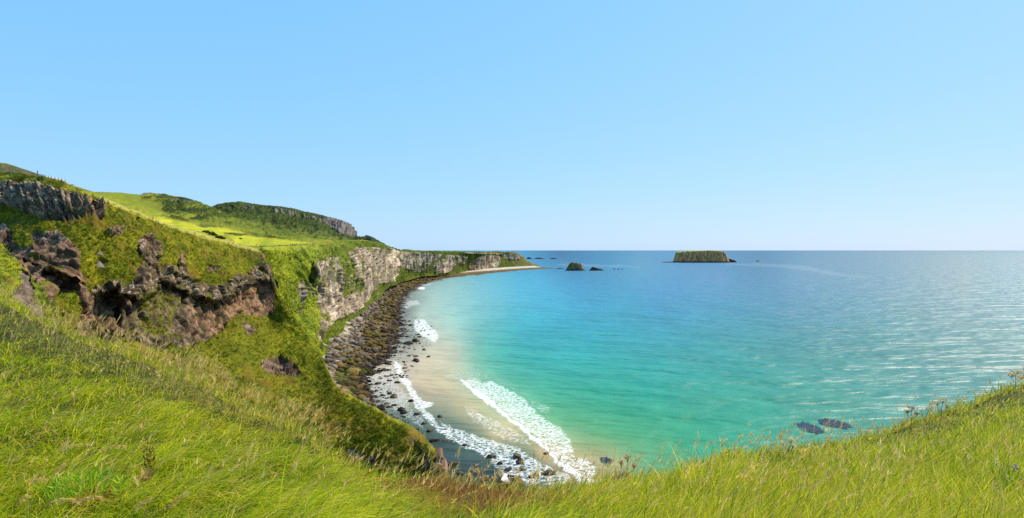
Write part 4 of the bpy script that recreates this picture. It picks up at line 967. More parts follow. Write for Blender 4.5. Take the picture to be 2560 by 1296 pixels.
isgreen = lambda p, c: (c[:, 1] > c[:, 0] * 0.88) & (c[:, 2] < c[:, 1] * 0.30)
tussocks('headland_grass', 'headland_terrain', 15000, 5, (0.45, 1.1), (0.12, 0.28), isgreen)
tussocks('spur_grass', 'spur_hill', 2600, 5, (0.35, 0.8), (0.07, 0.16), isgreen)
tussocks('cliff_grass', 'chalk_cliff_terrain', 5000, 4, (0.6, 1.2), (0.2, 0.45), lambda p, c: isgreen(p, c) & (p[:, 1] < 950) & ~((scr(p)[0] > 600) & (scr(p)[0] < 815) & (scr(p)[1] < 627)))
tussocks('pasture_scrub', 'plateau_field', 3800, 5, (0.6, 1.4), (0.3, 0.7), lambda p, c: isgreen(p, c) & (c[:, 1] < 0.105) & (p[:, 1] > 330) & ~((scr(p)[0] > 610) & (scr(p)[1] > 600)), 1.35)
tussocks('hill_scrub', 'scrub_hill', 4200, 5, (1.0, 2.4), (0.5, 1.2), lambda p, c: isgreen(p, c) & (c[:, 1] < 0.09), 1.25)

# ------------------------------------------------------------------ boulders
def rock_mat(name, dark, light, wet=0.85, top=None):
    m, N, L = nodes(name)
    out = N('ShaderNodeOutputMaterial'); b = N('ShaderNodeBsdfPrincipled'); b.inputs['Roughness'].default_value = wet; b.inputs['Specular IOR Level'].default_value = 0.2
    L(b.outputs[0], out.inputs[0])
    geo = N('ShaderNodeNewGeometry'); oi = N('ShaderNodeObjectInfo')
    n1 = N('ShaderNodeTexNoise', Scale=0.9, Detail=6.0, Roughness=0.7); L(geo.outputs['Position'], n1.inputs['Vector'])
    ad = N('ShaderNodeMath', operation='MULTIPLY_ADD'); L(oi.outputs['Random'], ad.inputs[0]); ad.inputs[1].default_value = 0.35; L(n1.outputs[0], ad.inputs[2])
    cr = N('ShaderNodeValToRGB'); L(ad.outputs[0], cr.inputs[0])
    cr.color_ramp.elements[0].position = 0.38; cr.color_ramp.elements[0].color = (*dark, 1); cr.color_ramp.elements[1].position = 0.95; cr.color_ramp.elements[1].color = (*light, 1)
    L(cr.outputs[0], b.inputs['Base Color'])
    n2 = N('ShaderNodeTexNoise', Scale=2.5, Detail=5.0, Roughness=0.65); L(geo.outputs['Position'], n2.inputs['Vector'])
    bp = N('ShaderNodeBump', Strength=0.7, Distance=0.3); L(n2.outputs[0], bp.inputs['Height']); L(bp.outputs[0], b.inputs['Normal'])
    return m
RM = {'dark': rock_mat('dark wet rock', (0.022, 0.015, 0.011), (0.115, 0.075, 0.050), 0.6), 'ochre': rock_mat('weedy ochre rock', (0.040, 0.025, 0.009), (0.27, 0.165, 0.038)), 'grey': rock_mat('grey rock', (0.080, 0.060, 0.050), (0.28, 0.225, 0.185)),
      'tan': rock_mat('tan rock', (0.22, 0.14, 0.08), (0.46, 0.32, 0.20)), 'yellow': rock_mat('yellow lichened rock', (0.24, 0.20, 0.04), (0.52, 0.44, 0.12)), 'lichen': rock_mat('lichened basalt', (0.05, 0.042, 0.036), (0.42, 0.38, 0.32))}
import bmesh
def rock_template(seed, flat=0.6):
    bm = bmesh.new(); bmesh.ops.create_icosphere(bm, subdivisions=4, radius=1.0)
    v = np.array([x.co[:] for x in bm.verts]); f_ = np.array([[x.index for x in fc.verts] for fc in bm.faces]); bm.free()
    rs = np.random.RandomState(seed)
    for _ in range(13):                     # shear off facets
        nn = rs.normal(size=3); nn /= np.linalg.norm(nn); d = rs.uniform(0.50, 0.90)
        over = np.maximum(v @ nn - d, 0); v = v - over[:, None] * nn * 0.97
    v = v * (1 + 0.09 * fbm(v * 1.3 + seed * 3.1, 3) + 0.05 * fbm(v * 4 + seed, 3))[:, None]
    v[:, 0] *= rs.uniform(1.0, 1.35); v[:, 2] *= flat
    return v, f_
TPL = [rock_template(k, fl) for k, fl in enumerate((0.62, 0.7, 0.55, 0.45, 0.75, 0.6, 0.36, 0.66))]
ROCKMESH = {}
def rock_mesh(k, mk):
    if (k, mk) not in ROCKMESH:
        ROCKMESH[(k, mk)] = mesh_from('boulder', TPL[k][0], TPL[k][1], RM[mk])
    return ROCKMESH[(k, mk)]
bq = np.stack([bq_x.ravel(), bq_y.ravel()], 1); bz = posb.reshape(-1, 3)
def beach_at(px, py):
    i = np.argmin(((bq - np.array([px, py])) ** 2).sum(1))
    z = max(bz[i, 2], 0.0) if ((bq[i] - np.array([px, py])) ** 2).sum() < 400 else 0.0
    return onz(px, py, z), z
LM = {'the yellow boulder': (1059, 1116), 'the long flat rock': (1020, 860), 'the tan slab': (841, 962), 'the big brown slab': (878, 935), 'the foam-ringed rock': (1300, 1157)}
ORD = ['', 'closest', 'second closest', 'third closest', 'fourth closest', 'fifth closest', 'sixth closest', 'seventh closest', 'eighth closest', 'ninth closest', 'tenth closest', 'eleventh closest', 'twelfth closest', 'thirteenth closest', 'fourteenth closest',
       'fifteenth closest', 'sixteenth closest', 'seventeenth closest', 'eighteenth closest', 'nineteenth closest', 'twentieth closest'] + ['%dth closest' % k for k in range(21, 60)]
# px, py, half width in px, colour
BOULD = [(1059, 1116, 9, 'yellow'), (1020, 860, 14, 'dark'), (841, 962, 15, 'tan'), (878, 935, 26, 'ochre'), (1300, 1157, 13, 'dark'), (1133, 1163, 12, 'dark'), (1162, 1114, 8, 'dark'), (1291, 1143, 13, 'dark'), (1228, 1143, 14, 'dark'), (1270, 1178, 12, 'dark'),
         (1306, 1175, 11, 'dark'), (1369, 1185, 20, 'dark'), (1365, 1136, 8, 'dark'), (1088, 1103, 12, 'dark'), (1114, 1102, 10, 'dark'), (1097, 1160, 12, 'dark'), (1214, 1197, 14, 'ochre'), (1297, 1210, 20, 'ochre'), (1007, 1059, 11, 'dark'), (956, 1034, 13, 'dark'),
         (953, 1020, 11, 'dark'), (1075, 1078, 10, 'dark'), (1031, 1104, 13, 'dark'), (928, 980, 8, 'dark'), (944, 961, 10, 'dark'), (918, 965, 6, 'ochre'), (908, 962, 6, 'ochre'), (958, 990, 8, 'dark'), (985, 994, 10, 'dark'), (970, 1055, 13, 'ochre'), (990, 1070, 11, 'dark'),
         (1027, 1004, 8, 'dark'), (1100, 1043, 9, 'dark'), (1043, 1037, 10, 'dark'), (839, 917, 10, 'tan'), (1023, 891, 7, 'dark'), (1038, 903, 9, 'dark'), (1039, 892, 6, 'dark'), (1010, 830, 8, 'dark'), (1039, 855, 11, 'dark'), (1018, 843, 7, 'dark'), (1061, 876, 7, 'dark'),
         (840, 868, 9, 'grey'), (852, 884, 11, 'grey'), (872, 876, 9, 'grey'), (903, 858, 11, 'grey'), (925, 842, 10, 'grey'), (945, 838, 9, 'grey'), (893, 872, 9, 'grey'), (824, 930, 8, 'grey'), (832, 945, 9, 'grey'), (935, 770, 10, 'grey'), (952, 760, 9, 'grey'), (945, 785, 9, 'grey'),
         (925, 788, 8, 'grey'), (965, 748, 8, 'grey'), (1000, 940, 6, 'dark'), (1012, 922, 6, 'dark'), (975, 912, 8, 'dark'), (960, 925, 9, 'dark'), (925, 918, 10, 'dark'), (905, 925, 9, 'ochre'), (892, 945, 8, 'ochre'), (875, 960, 9, 'ochre'), (900, 985, 9, 'ochre'), (885, 985, 10, 'ochre'),
         (915, 1000, 9, 'dark'), (935, 1005, 10, 'dark'), (925, 1020, 9, 'dark'), (940, 1035, 10, 'dark'), (968, 1010, 8, 'dark'), (1008, 1028, 7, 'dark'), (1060, 1060, 8, 'dark'), (1040, 1075, 10, 'dark'), (1055, 1090, 11, 'dark'), (1015, 1085, 10, 'dark'), (1075, 1120, 12, 'dark'),
         (1048, 1132, 12, 'dark'), (1150, 1185, 12, 'dark'), (1120, 1175, 9, 'dark'), (985, 830, 8, 'dark'), (1000, 808, 7, 'dark'), (1010, 870, 7, 'dark'), (1005, 880, 8, 'dark'), (1026, 815, 6, 'dark'), (988, 870, 7, 'ochre'), (960, 880, 9, 'ochre'), (940, 890, 9, 'ochre'),
         (1340, 1190, 10, 'dark'), (1250, 1160, 9, 'dark'), (1192, 1165, 8, 'dark'), (1000, 700, 7, 'grey'), (1042, 905, 6, 'dark'), (1071, 893, 5, 'dark'), (1014, 930, 5, 'dark'), (974, 985, 7, 'dark')]
SIZEW = lambda r: 'small' if r < 1.3 else ('large' if r > 2.4 else 'medium')
rows_ = []
for px, py, hw_, mk in BOULD:
    pos, z = beach_at(px, py); r = hw_ / F * pos[1]
    rows_.append((px, py, hw_, mk, pos, z, r))
rank = {}
for i, rw in enumerate(rows_):
    lm = min(LM, key=lambda k: (LM[k][0] - rw[0]) ** 2 + (LM[k][1] - rw[1]) ** 2)
    rank.setdefault(lm, []).append(((LM[lm][0] - rw[0]) ** 2 + (LM[lm][1] - rw[1]) ** 2, i))
lab_of = {}
cw = {'dark': 'dark brown wet', 'ochre': 'ochre weed-covered', 'grey': 'grey', 'tan': 'tan', 'yellow': 'yellow'}
for lm, lst in rank.items():
    lst.sort()
    for k, (_, i) in enumerate(lst):
        px, py, hw_, mk, pos, z, r = rows_[i]
        place = 'in the shallows' if z < 0.15 else ('on the upper beach' if mk in ('grey', 'tan') else 'on the weedy shore')
        lab_of[i] = f"{SIZEW(r)} {cw[mk]} boulder {place}, {ORD[k]} to {lm}"
for i, lb in ((0, 'yellow lichened boulder among dark boulders in the wash below the green nose'), (1, 'long flat dark rock in the shallows left of the small breaker'), (2, 'smooth tan slab leaning at the foot of the green ridge'),
              (3, 'big brown slab on the weedy shore, largest of the upper beach rocks'), (4, 'dark rock ringed by white foam in front of the sandy wash')): lab_of[i] = lb
for i, (px, py, hw_, mk, pos, z, r) in enumerate(rows_):
    k = 6 if i == 1 else (3 if i in (3, 11) else i % 8)
    o = link('boulder', rock_mesh(k, mk))
    o.location = pos + np.array([0, 0, r * (0.10 if z > 0.1 else 0.14)]); o.scale = (r * 0.95, r * random.uniform(0.8, 1.1), r * random.uniform(0.85, 1.15)); o.rotation_euler = (random.uniform(-0.15, 0.15), random.uniform(-0.15, 0.15), random.uniform(0, 6.28) if i != 1 else 0.2)
    tag(o, lab_of[i], 'boulder', 'boulders along the shore')
for px, py, hw_, lb in ((246, 664, 13, 'white-lichened basalt boulder on the grass slope left of the basalt cliff'), (249, 634, 6, 'small dark boulder just above the white-lichened boulder on the grass slope')):
    j = np.argmin(((CX + HEADPOS[..., 0] / HEADPOS[..., 1] * F - px) ** 2 + (HY + (H - HEADPOS[..., 2]) / HEADPOS[..., 1] * F - py) ** 2).ravel())
    pos = HEADPOS.reshape(-1, 3)[j]; r = hw_ / F * pos[1]
    o = link('boulder', rock_mesh(4, 'lichen')); o.location = pos; o.scale = (r, r, r * 1.1); o.rotation_euler = (0.3, 0.2, 1.0); tag(o, lb, 'boulder')
# uncountable rubble between the boulders
def rubble(n, f_lo, f_hi, smin, smax, dark, light, name, pylo=690, pyhi=1400):
    ii = []
    while len(ii) < n:
        a, b = RS.randint(0, posb.shape[0]), RS.randint(0, posb.shape[1])
        if f_lo < FRB[a, b] + 0.16 * nb2[a, b] < f_hi and pylo < bq_y[a, b] < pyhi and RS.uniform() < 0.35 + 0.65 * (330.0 / posb[a, b, 1]) ** 0.3: ii.append((a, b))
    bm = bmesh.new(); bmesh.ops.create_icosphere(bm, subdivisions=1, radius=1.0)
    v0 = np.array([x.co[:] for x in bm.verts]); f0 = np.array([[x.index for x in fc.verts] for fc in bm.faces]); bm.free()
    ps = []
    for a, b in ii:
        s = smin + (smax - smin) * RS.uniform() ** 4.0
        v = v0 * (1 + RS.uniform(-0.28, 0.28, (len(v0), 1))) * np.array([s * RS.uniform(0.8, 1.4), s * RS.uniform(0.8, 1.3), s * RS.uniform(0.45, 0.8)])
        t = RS.uniform(0, 6.28); R_ = np.array([[math.cos(t), -math.sin(t), 0], [math.sin(t), math.cos(t), 0], [0, 0, 1]])
        p = posb[a, b] + np.array([RS.normal(0, 0.8), RS.normal(0, 0.8), 0.1 * s]); p[2] = max(p[2], -0.1 * s)
        sel = nb4[a, b] + RS.normal(0, 0.10)
        if name == 'weedy_rubble' and sel > 0.22: dk_, lt_ = (0.060, 0.044, 0.034), (0.22, 0.17, 0.125)
        elif name == 'weedy_rubble' and sel < -0.30: dk_, lt_ = (0.040, 0.042, 0.010), (0.13, 0.125, 0.022)
        else: dk_, lt_ = dark, light
        c = cmix(dk_, lt_, np.array(np.clip(0.45 + 0.6 * nb2[a, b] + 0.35 * nb1[a, b] + RS.normal(0, 0.22), 0, 1))) * RS.uniform(0.75, 1.25)
        ps.append((v @ R_.T + p, f0, np.repeat(np.array(c)[None], len(v0), 0)))
    v, f_, c = join(ps)
    tag(link(name, mesh_from(name, v, f_, M_BEACH, c, smooth=False)), kind='stuff')
rubble(4600, 0.20, 0.85, 0.25, 2.6, (0.022, 0.015, 0.008), (0.20, 0.128, 0.034), 'weedy_rubble')
rubble(1500, 0.80, 1.10, 0.35, 1.5, (0.020, 0.014, 0.011), (0.085, 0.055, 0.035), 'wet_rubble')
rubble(420, 1.05, 1.75, 0.4, 1.5, (0.020, 0.014, 0.011), (0.075, 0.05, 0.035), 'shallows_rubble', 790)
rubble(2300, -0.1, 0.32, 0.25, 2.2, (0.075, 0.052, 0.038), (0.30, 0.225, 0.16), 'grey_rubble', 705, 1000)

# ------------------------------------------------------------------ islets and skerries
def island(name, px0, px1, base, prof, depth, label, cat, cols, ns=260, nr=46, top_grass=None, jag=1.0, group=None, edge=0.80):
    Yc = H * F / (base - HY); Yc2 = Yc + depth * 0.5
    x0, x1 = (px0 - CX) / F * Yc, (px1 - CX) / F * Yc; cx, a, b = (x0 + x1) / 2, (x1 - x0) / 2, depth / 2
    th = np.linspace(0, 2 * np.pi, ns, endpoint=False); rr = np.r_[np.linspace(0, 0.72, 10), np.linspace(0.75, 1.0, nr - 10)]
    T, R_ = np.meshgrid(th, rr)
    se = (np.abs(np.cos(T)) ** 2.6 + np.abs(np.sin(T)) ** 2.6) ** (-1 / 2.6)
    wob = 1 + 0.05 * fbm(stk(np.cos(T) * 3, np.sin(T) * 3, 0 * T + px0), 4)
    X = cx + a * R_ * se * np.cos(T) * np.where(R_ > 0.7, wob, 1); Yp = Yc2 + b * R_ * se * np.sin(T) * wob
    pxx = CX + X / Yc * F
    ztop = H - (np.interp(pxx, [p[0] for p in prof], [p[1] for p in prof]) - HY) / F * Yc
    g = 1 - sstep(edge, 1.0, R_) ** 0.8
    X = X + 0; rid = ridged(stk(np.cos(T) * a / 9, np.sin(T) * b / 9, ztop * 0 + px0), 3)
    edgew = sstep(0.6, 0.85, R_)
    sc_ = ztop.max()
    X = X + np.cos(T) * rid * 0.05 * sc_ * edgew * jag; Yp = Yp + np.sin(T) * rid * 0.05 * sc_ * edgew * jag
    Z = ztop * g * (1 + 0.06 * jag * fbm(stk(X / (0.25 * sc_ + 1), Yp / (0.25 * sc_ + 1), 0 * X), 4) * sstep(0.0, 0.4, R_)) - 1.0 * sstep(0.97, 1, R_)
    V_ = stk(X, Yp, Z)
    n1 = fbm(stk(X / 6, Yp / 6, Z / 30), 4, 0.65); n2 = fbm(V_ / 9, 3)
    c = cmix(cols[0], cols[1], sstep(-0.5, 0.6, n1)); c = cmix(c, cols[2], sstep(0.0, 0.5, n2) * 0.7)
    if top_grass is not None: c = cmix(c, top_grass, (1 - sstep(edge - 0.02, edge + 0.02, R_ + 0.03 * n1)) * 0.85)
    c = cmix(c, (0.022, 0.016, 0.013), 1 - sstep(0.06 * sc_, 0.06 * sc_ + 3.5, Z))
    i = np.arange(nr * ns).reshape(nr, ns); j = np.roll(i, -1, 1)
    f_ = np.stack([i[:-1], i[1:], j[1:], j[:-1]], -1).reshape(-1, 4)
    o = link(name, mesh_from(name, V_, f_, M_ISLE, c))
    if label: tag(o, label, cat, group)
    return o
M_ISLE = terrain_mat('islet rock', 0.35, 0.8, 0.6, 1.4)
OR = ((0.24, 0.10, 0.045), (0.76, 0.38, 0.17), (0.76, 0.33, 0.05))
big = island('rock_island', 1692, 1838, 657, [(1688, 655), (1697, 653), (1703, 641), (1707, 632), (1716, 629.5), (1745, 628), (1775, 627), (1802, 627.8), (1813, 630), (1820, 636), (1828, 645), (1838, 653)], 150,
             'large flat-topped island with steep columned brown sides and a thin green top', 'island', OR, ns=700, nr=60, top_grass=(0.32, 0.32, 0.04), edge=0.88)
sh = island('rock_shelf', 1806, 1848, 656.5, [(1806, 640), (1822, 647), (1838, 651), (1846, 654), (1848, 656)], 60, None, None, ((0.03, 0.022, 0.018), (0.10, 0.07, 0.05), (0.08, 0.05, 0.03))); sh.parent = big
rf = island('reef', 1655, 1700, 656.8, [(1655, 656), (1680, 655), (1700, 654)], 40, None, None, ((0.03, 0.022, 0.018), (0.10, 0.07, 0.05), (0.08, 0.05, 0.03)), nr=20); rf.parent = big
island('sea_stack', 1413, 1466, 677, [(1412, 676), (1416, 668), (1421, 662), (1428, 658.5), (1433, 656), (1441, 658), (1452, 659.5), (1458, 664), (1463, 671), (1467, 676)], 34,
       'rounded ochre-topped sea stack, nearest and tallest of the rocks off the point', 'sea stack', ((0.07, 0.046, 0.025), (0.28, 0.17, 0.06), (0.30, 0.22, 0.03)), edge=0.55)
island('sea_stack', 1472, 1514, 677, [(1471, 676), (1476, 671), (1482, 667.5), (1489, 669), (1497, 672), (1504, 672), (1510, 673.5), (1515, 676)], 24, 'low two-humped brown rock just right of the rounded sea stack', 'sea stack', ((0.035, 0.025, 0.018), (0.13, 0.08, 0.05), (0.12, 0.08, 0.03)), edge=0.5)
DKR = ((0.022, 0.018, 0.018), (0.065, 0.052, 0.050), (0.05, 0.04, 0.035))
for px0, px1, base, hh, lb in ((1313, 1334, 648, 4.5, 'dark skerry hump closest to the cliff point'), (1330, 1367, 648, 3.6, 'longest dark skerry on the horizon side of the point'), (1371, 1398, 648, 2.8, 'thin flat skerry farthest right beyond the point'),
                               (1387, 1415, 673, 2.0, 'flat brown reef touching the left side of the rounded sea stack'), (1532, 1541, 674, 2.0, 'tiny awash rock right of the two-humped rock, first of three'), (1543, 1550, 674, 2.2, 'tiny awash rock right of the two-humped rock, middle of three'),
                               (1552, 1559, 674, 1.8, 'tiny awash rock right of the two-humped rock, outermost of three'), (1889, 1902, 654, 2.2, 'lone dark rock in open water right of the large island')):
    m_ = (px0 + px1) / 2
    island('skerry', px0, px1, base, [(px0, base - 0.3), (px0 + (px1 - px0) * 0.25, base - hh * 0.8), (m_, base - hh), (px0 + (px1 - px0) * 0.7, base - hh * 0.7), (px1, base - 0.3)], (px1 - px0) / F * H * F / (base - HY) * 0.5, lb, 'rock', DKR, ns=120, nr=24, edge=0.4, group='rocks awash off the point')

# ------------------------------------------------------------------ kelp at the surface
M_KELP = leaf_mat('kelp fronds', 0.05, 0.28, 0.5)
def kelp(px, py, rx, ry, n, label):
    c = onz(px, py, 0.0); a, b = rx / F * c[1], ry / F * c[1] / ((py - HY) / F)
    n = int(n * 2.2); th = RS.uniform(0, 6.28, n); q = RS.uniform(0, 1, n) ** 0.62 * RS.uniform(0.85, 1.12, n)
    edge_ = 1 + 0.42 * fbm(stk(np.cos(th) * 1.3 + px, np.sin(th) * 1.3, 0 * th), 3)
    root = np.stack([q * np.cos(th) * a * edge_, q * np.sin(th) * b * edge_, RS.uniform(0.05, 0.14, n)], 1)
    V_, f_, C_, _ = blade_mesh(root, RS.uniform(0.7, 1.7, n), RS.uniform(0.18, 0.45, n), RS.normal(0.2, 0.6, n), np.full(n, 1.55), RS.uniform(-0.03, 0.05, n), colfill(root, (0.010, 0.010, 0.022), 0.4), 3)
    o = link('kelp_patch', mesh_from('kelp_patch', V_, f_, M_KELP, C_)); o.location = (c[0], c[1], 0.0)
    tag(o, label, 'kelp', 'dark kelp patches in the bay')
kelp(2022, 1071, 27, 15, 430, 'rounder dark kelp patch in green water, left one of the pair')
kelp(2080, 1060, 31, 13, 430, 'longer dark kelp patch in green water, right one of the pair')
kelp(1510, 1153, 13, 9, 100, 'small round dark kelp clump beside the end of the main breaker')

# ------------------------------------------------------------------ fences, post, wall, walkers, shrubs
def box(x0, x1, y0, y1, z0, z1):
    v = np.array([[x, y, z] for x in (x0, x1) for y in (y0, y1) for z in (z0, z1)], float)
    f_ = np.array([[0, 1, 3, 2], [4, 6, 7, 5], [0, 4, 5, 1], [2, 3, 7, 6], [0, 2, 6, 4], [1, 5, 7, 3]])
    return v, f_
def beam(p, q, w, h):
    p, q = np.array(p, float), np.array(q, float); d = q - p; L_ = np.linalg.norm(d); d /= L_
    s = np.cross(d, [0, 0, 1]); s /= np.linalg.norm(s); u = np.cross(s, d)
    v, f_ = box(0, L_, -w / 2, w / 2, -h / 2, h / 2)
    return p + v[:, :1] * d + v[:, 1:2] * s + v[:, 2:] * u, f_
def paint(name, c, rough=0.8):
    m, N, L = nodes(name)
    out = N('ShaderNodeOutputMaterial'); b = N('ShaderNodeBsdfPrincipled'); b.inputs['Roughness'].default_value = rough; L(b.outputs[0], out.inputs[0])
    geo = N('ShaderNodeNewGeometry'); n1 = N('ShaderNodeTexNoise', Scale=9.0, Detail=4.0); L(geo.outputs['Position'], n1.inputs['Vector'])
    mr = N('ShaderNodeMapRange'); L(n1.outputs[0], mr.inputs[0]); mr.inputs[3].default_value = 0.75; mr.inputs[4].default_value = 1.2
    mx = N('ShaderNodeVectorMath', operation='SCALE'); mx.inputs[0].default_value = c; L(mr.outputs[0], mx.inputs['Scale']); L(mx.outputs[0], b.inputs['Base Color'])
    return m
M_WOOD = paint('weathered wood', (0.42, 0.32, 0.20)); M_WHITE = paint('white translucent panel', (0.85, 0.84, 0.80))
_nt = M_WHITE.node_tree; _o = [n for n in _nt.nodes if n.type == 'OUTPUT_MATERIAL'][0]; _b = [n for n in _nt.nodes if n.type == 'BSDF_PRINCIPLED'][0]
_t = _nt.nodes.new('ShaderNodeBsdfTranslucent'); _t.inputs[0].default_value = (0.9, 0.89, 0.86, 1); _m = _nt.nodes.new('ShaderNodeMixShader'); _m.inputs[0].default_value = 0.6  # translucency added so the panels' shaded side reads bright white
_nt.links.new(_b.outputs[0], _m.inputs[1]); _nt.links.new(_t.outputs[0], _m.inputs[2]); _nt.links.new(_m.outputs[0], _o.inputs[0])
M_DKWOOD = paint('dark post wood', (0.10, 0.085, 0.08))
hrb = RBF([(c[0], c[1]) for c in HEAD_CTRL], np.log([c[2] for c in HEAD_CTRL]))
def ridge_pt(px, back=1.2):
    i = np.argmin(np.abs(CX + HEADPOS[0, :, 0] / HEADPOS[0, :, 1] * F - px))
    p = HEADPOS[0, i].copy(); d = p.copy(); d[2] = 0; d /= np.linalg.norm(d); return p + d * back
def fence(name, pxs, label, mat_rail, h, white=False):
    pts = [ridge_pt(x) for x in pxs]; o0 = pts[0]
    e = empty(name, o0, label, 'fence')
    for p in pts:
        q = p - o0; v, f_ = box(-0.07, 0.07, -0.07, 0.07, -0.4, h); me = mesh_from('post', v + q, f_, M_DKWOOD if white else M_WOOD, smooth=False); link('post', me, e)
    for a, b in zip(pts[:-1], pts[1:]):
        if white:
            v, f_ = beam(a - o0 + np.array([0, 0, h * 0.45]), b - o0 + np.array([0, 0, h * 0.45]), 0.015, h * 0.78); link('panel', mesh_from('panel', v, f_, M_WHITE, smooth=False), e)
        else:
            for k in (0.35, 0.62, 0.90):
                v, f_ = beam(a - o0 + np.array([0, -0.09, h * k]), b - o0 + np.array([0, -0.09, h * k]), 0.05, 0.13); link('rail', mesh_from('rail', v, f_, M_WOOD, smooth=False), e)
fence('rail_fence', [-40, -20, -2, 16, 36, 56, 76, 96, 114], 'weathered wooden rail fence along the skyline below the brown hill', M_WOOD, 0.95)
fence('panel_fence', [121, 129, 137, 145, 153, 162], 'short white-panelled fence on the ridge, downhill of the wooden rail fence', M_WHITE, 1.0, True)
p = ridge_pt(94, 2.0); e = empty('marker_post', p, 'tall dark post sticking up behind the wooden rail fence', 'post')
v, f_ = box(-0.11, 0.11, -0.11, 0.11, -0.5, 2.0); link('shaft', mesh_from('shaft', v, f_, M_DKWOOD, smooth=False), e)
v, f_ = box(-0.14, 0.14, -0.14, 0.14, 2.0, 2.12); link('cap', mesh_from('cap', v, f_, M_DKWOOD, smooth=False), e)

prb = RBF([(c[0], c[1]) for c in PL_CTRL], np.log([c[2] for c in PL_CTRL]))
crb = RBF([(c[0], c[1]) for c in CH_CTRL], np.log([c[2] for c in CH_CTRL]))
def plat_pt(px, py):
    best = None
    for nm in ('plateau_field', 'chalk_cliff_terrain'):
        q = LASTCOL[nm][0].reshape(-1, 3)
        d = (CX + q[:, 0] / q[:, 1] * F - px) ** 2 + (HY + (H - q[:, 2]) / q[:, 1] * F - py) ** 2
        k = np.argmin(d)
        if best is None or d[k] < best[0] - 0.5: best = (d[k], q[k].copy())
    return best[1]
# low stone wall at the foot of the field
wl = [(650, 617), (680, 616.2), (705, 615), (730, 613.8), (752, 612.8), (770, 611.5)]
ps = []
pts = [plat_pt(*q) for q in wl]
for a, b in zip(pts[:-1], pts[1:]):
    n = max(2, int(np.linalg.norm(b - a) / 0.8))
    for k in range(n):
        q = a + (b - a) * (k + 0.5) / n
        for lv in range(1):
            s = 0.42
            v, f_ = TPL[RS.randint(8)]; v = v[:, :] * np.array([s * 1.0, s * 0.7, s * 0.75]); ps.append((v + q + np.array([RS.normal(0, 0.05), RS.normal(0, 0.05), 0.12 + lv * 0.5]), f_, np.repeat((np.array([(0.09, 0.082, 0.06)]) * RS.uniform(0.6, 1.5)), len(v), 0)))
v, f_, c = join(ps)
tag(link('stone_wall', mesh_from('stone_wall', v, f_, M_LAND, c)), 'low dark stone wall along the bottom of the bright yellow field', 'wall')

def person_mesh(pose=0.0):
    me = bpy.data.meshes.new('person')
    J = [(0, 0, .95), (0, 0, 1.2), (0, 0, 1.42), (0, 0, 1.52), (0, -.02, 1.64), (0, 0, 1.74), (.10, 0, .90), (.11, -.06 - pose, .50), (.11, -.02 - pose, .07), (.11, -.16 - pose, .03), (-.10, 0, .90), (-.11, .05 + pose, .50), (-.11, .12 + pose, .07), (-.11, -.02 + pose, .03),
         (.19, 0, 1.40), (.24, .03, 1.13), (.25, -.08, .90), (.25, -.12, .80), (-.19, 0, 1.40), (-.24, .03, 1.13), (-.25, -.08, .90), (-.25, -.12, .80)]
    E = [(0, 1), (1, 2), (2, 3), (3, 4), (4, 5), (0, 6), (6, 7), (7, 8), (8, 9), (0, 10), (10, 11), (11, 12), (12, 13), (2, 14), (14, 15), (15, 16), (16, 17), (2, 18), (18, 19), (19, 20), (20, 21)]
    Rd = [.15, .14, .15, .06, .105, .07, .09, .065, .045, .035, .09, .065, .045, .035, .07, .048, .035, .03, .07, .048, .035, .03]
    me.from_pydata(J, E, [])
    o = bpy.data.objects.new('tmp', me); COL.objects.link(o)
    sm = o.modifiers.new('s', 'SKIN'); su = o.modifiers.new('u', 'SUBSURF'); su.levels = 1
    for i, r in enumerate(Rd): me.skin_vertices[0].data[i].radius = (r, r)
    me.skin_vertices[0].data[0].use_root = True
    dg = bpy.context.evaluated_depsgraph_get(); out = bpy.data.meshes.new_from_object(o.evaluated_get(dg))
    bpy.data.objects.remove(o); return out
PB = [person_mesh(0.0), person_mesh(0.10)]
M_SKIN = paint('skin', (0.52, 0.33, 0.24), 0.6)
CLOTH = {}
def cloth(c):
    if c not in CLOTH: CLOTH[c] = paint('cloth', c)
    return CLOTH[c]
for m_ in PB: m_.materials.append(M_SKIN)
def garment(src, zlo, zhi, grow, arms=True, cut=None):
    v = np.array([x.co[:] for x in src.vertices]); nn = np.array([x.normal[:] for x in src.vertices])
    keep = (v[:, 2] > zlo) & (v[:, 2] < zhi)
    if not arms: keep &= np.abs(v[:, 0]) < 0.20
    idx = -np.ones(len(v), int); idx[keep] = np.arange(keep.sum())
    fs = [[idx[i] for i in pl.vertices] for pl in src.polygons if all(keep[i] for i in pl.vertices)]
    me = bpy.data.meshes.new('garment'); me.from_pydata((v + nn * grow)[keep].tolist(), [], fs); me.update()
    for pl in me.polygons: pl.use_smooth = True
    return me
GAR = []
for m_ in PB:
    GAR.append((garment(m_, 0.93, 1.50, 0.025), garment(m_, 0.06, 0.99, 0.018, False), garment(m_, 1.63, 1.9, 0.016)))
def person(px, py, shirt, trousers, hair, label, rz=0, k=0):
    p = plat_pt(px, py)
    o = link('person', PB[k]); o.location = p + np.array([0, 0, 0.15]); o.rotation_euler[2] = rz; tag(o, label, 'person', 'walkers on the clifftop path')
    for nm, gm, c in (('jacket', GAR[k][0], shirt), ('trousers', GAR[k][1], trousers), ('hair', GAR[k][2], hair)):
        g = link(nm, gm.copy(), o); g.data.materials.append(cloth(c))
DKB, BRN, FAIR = (0.03, 0.022, 0.018), (0.09, 0.05, 0.025), (0.35, 0.24, 0.10)
person(640, 617.5, (0.75, 0.045, 0.025), (0.05, 0.05, 0.07), DKB, 'lone walker in a red jacket where the pale path meets the field', 1.2)
person(726, 616.5, (0.42, 0.10, 0.05), (0.06, 0.05, 0.05), BRN, 'walker in a rust jacket at the left end of the wall group', 0.4, 1)
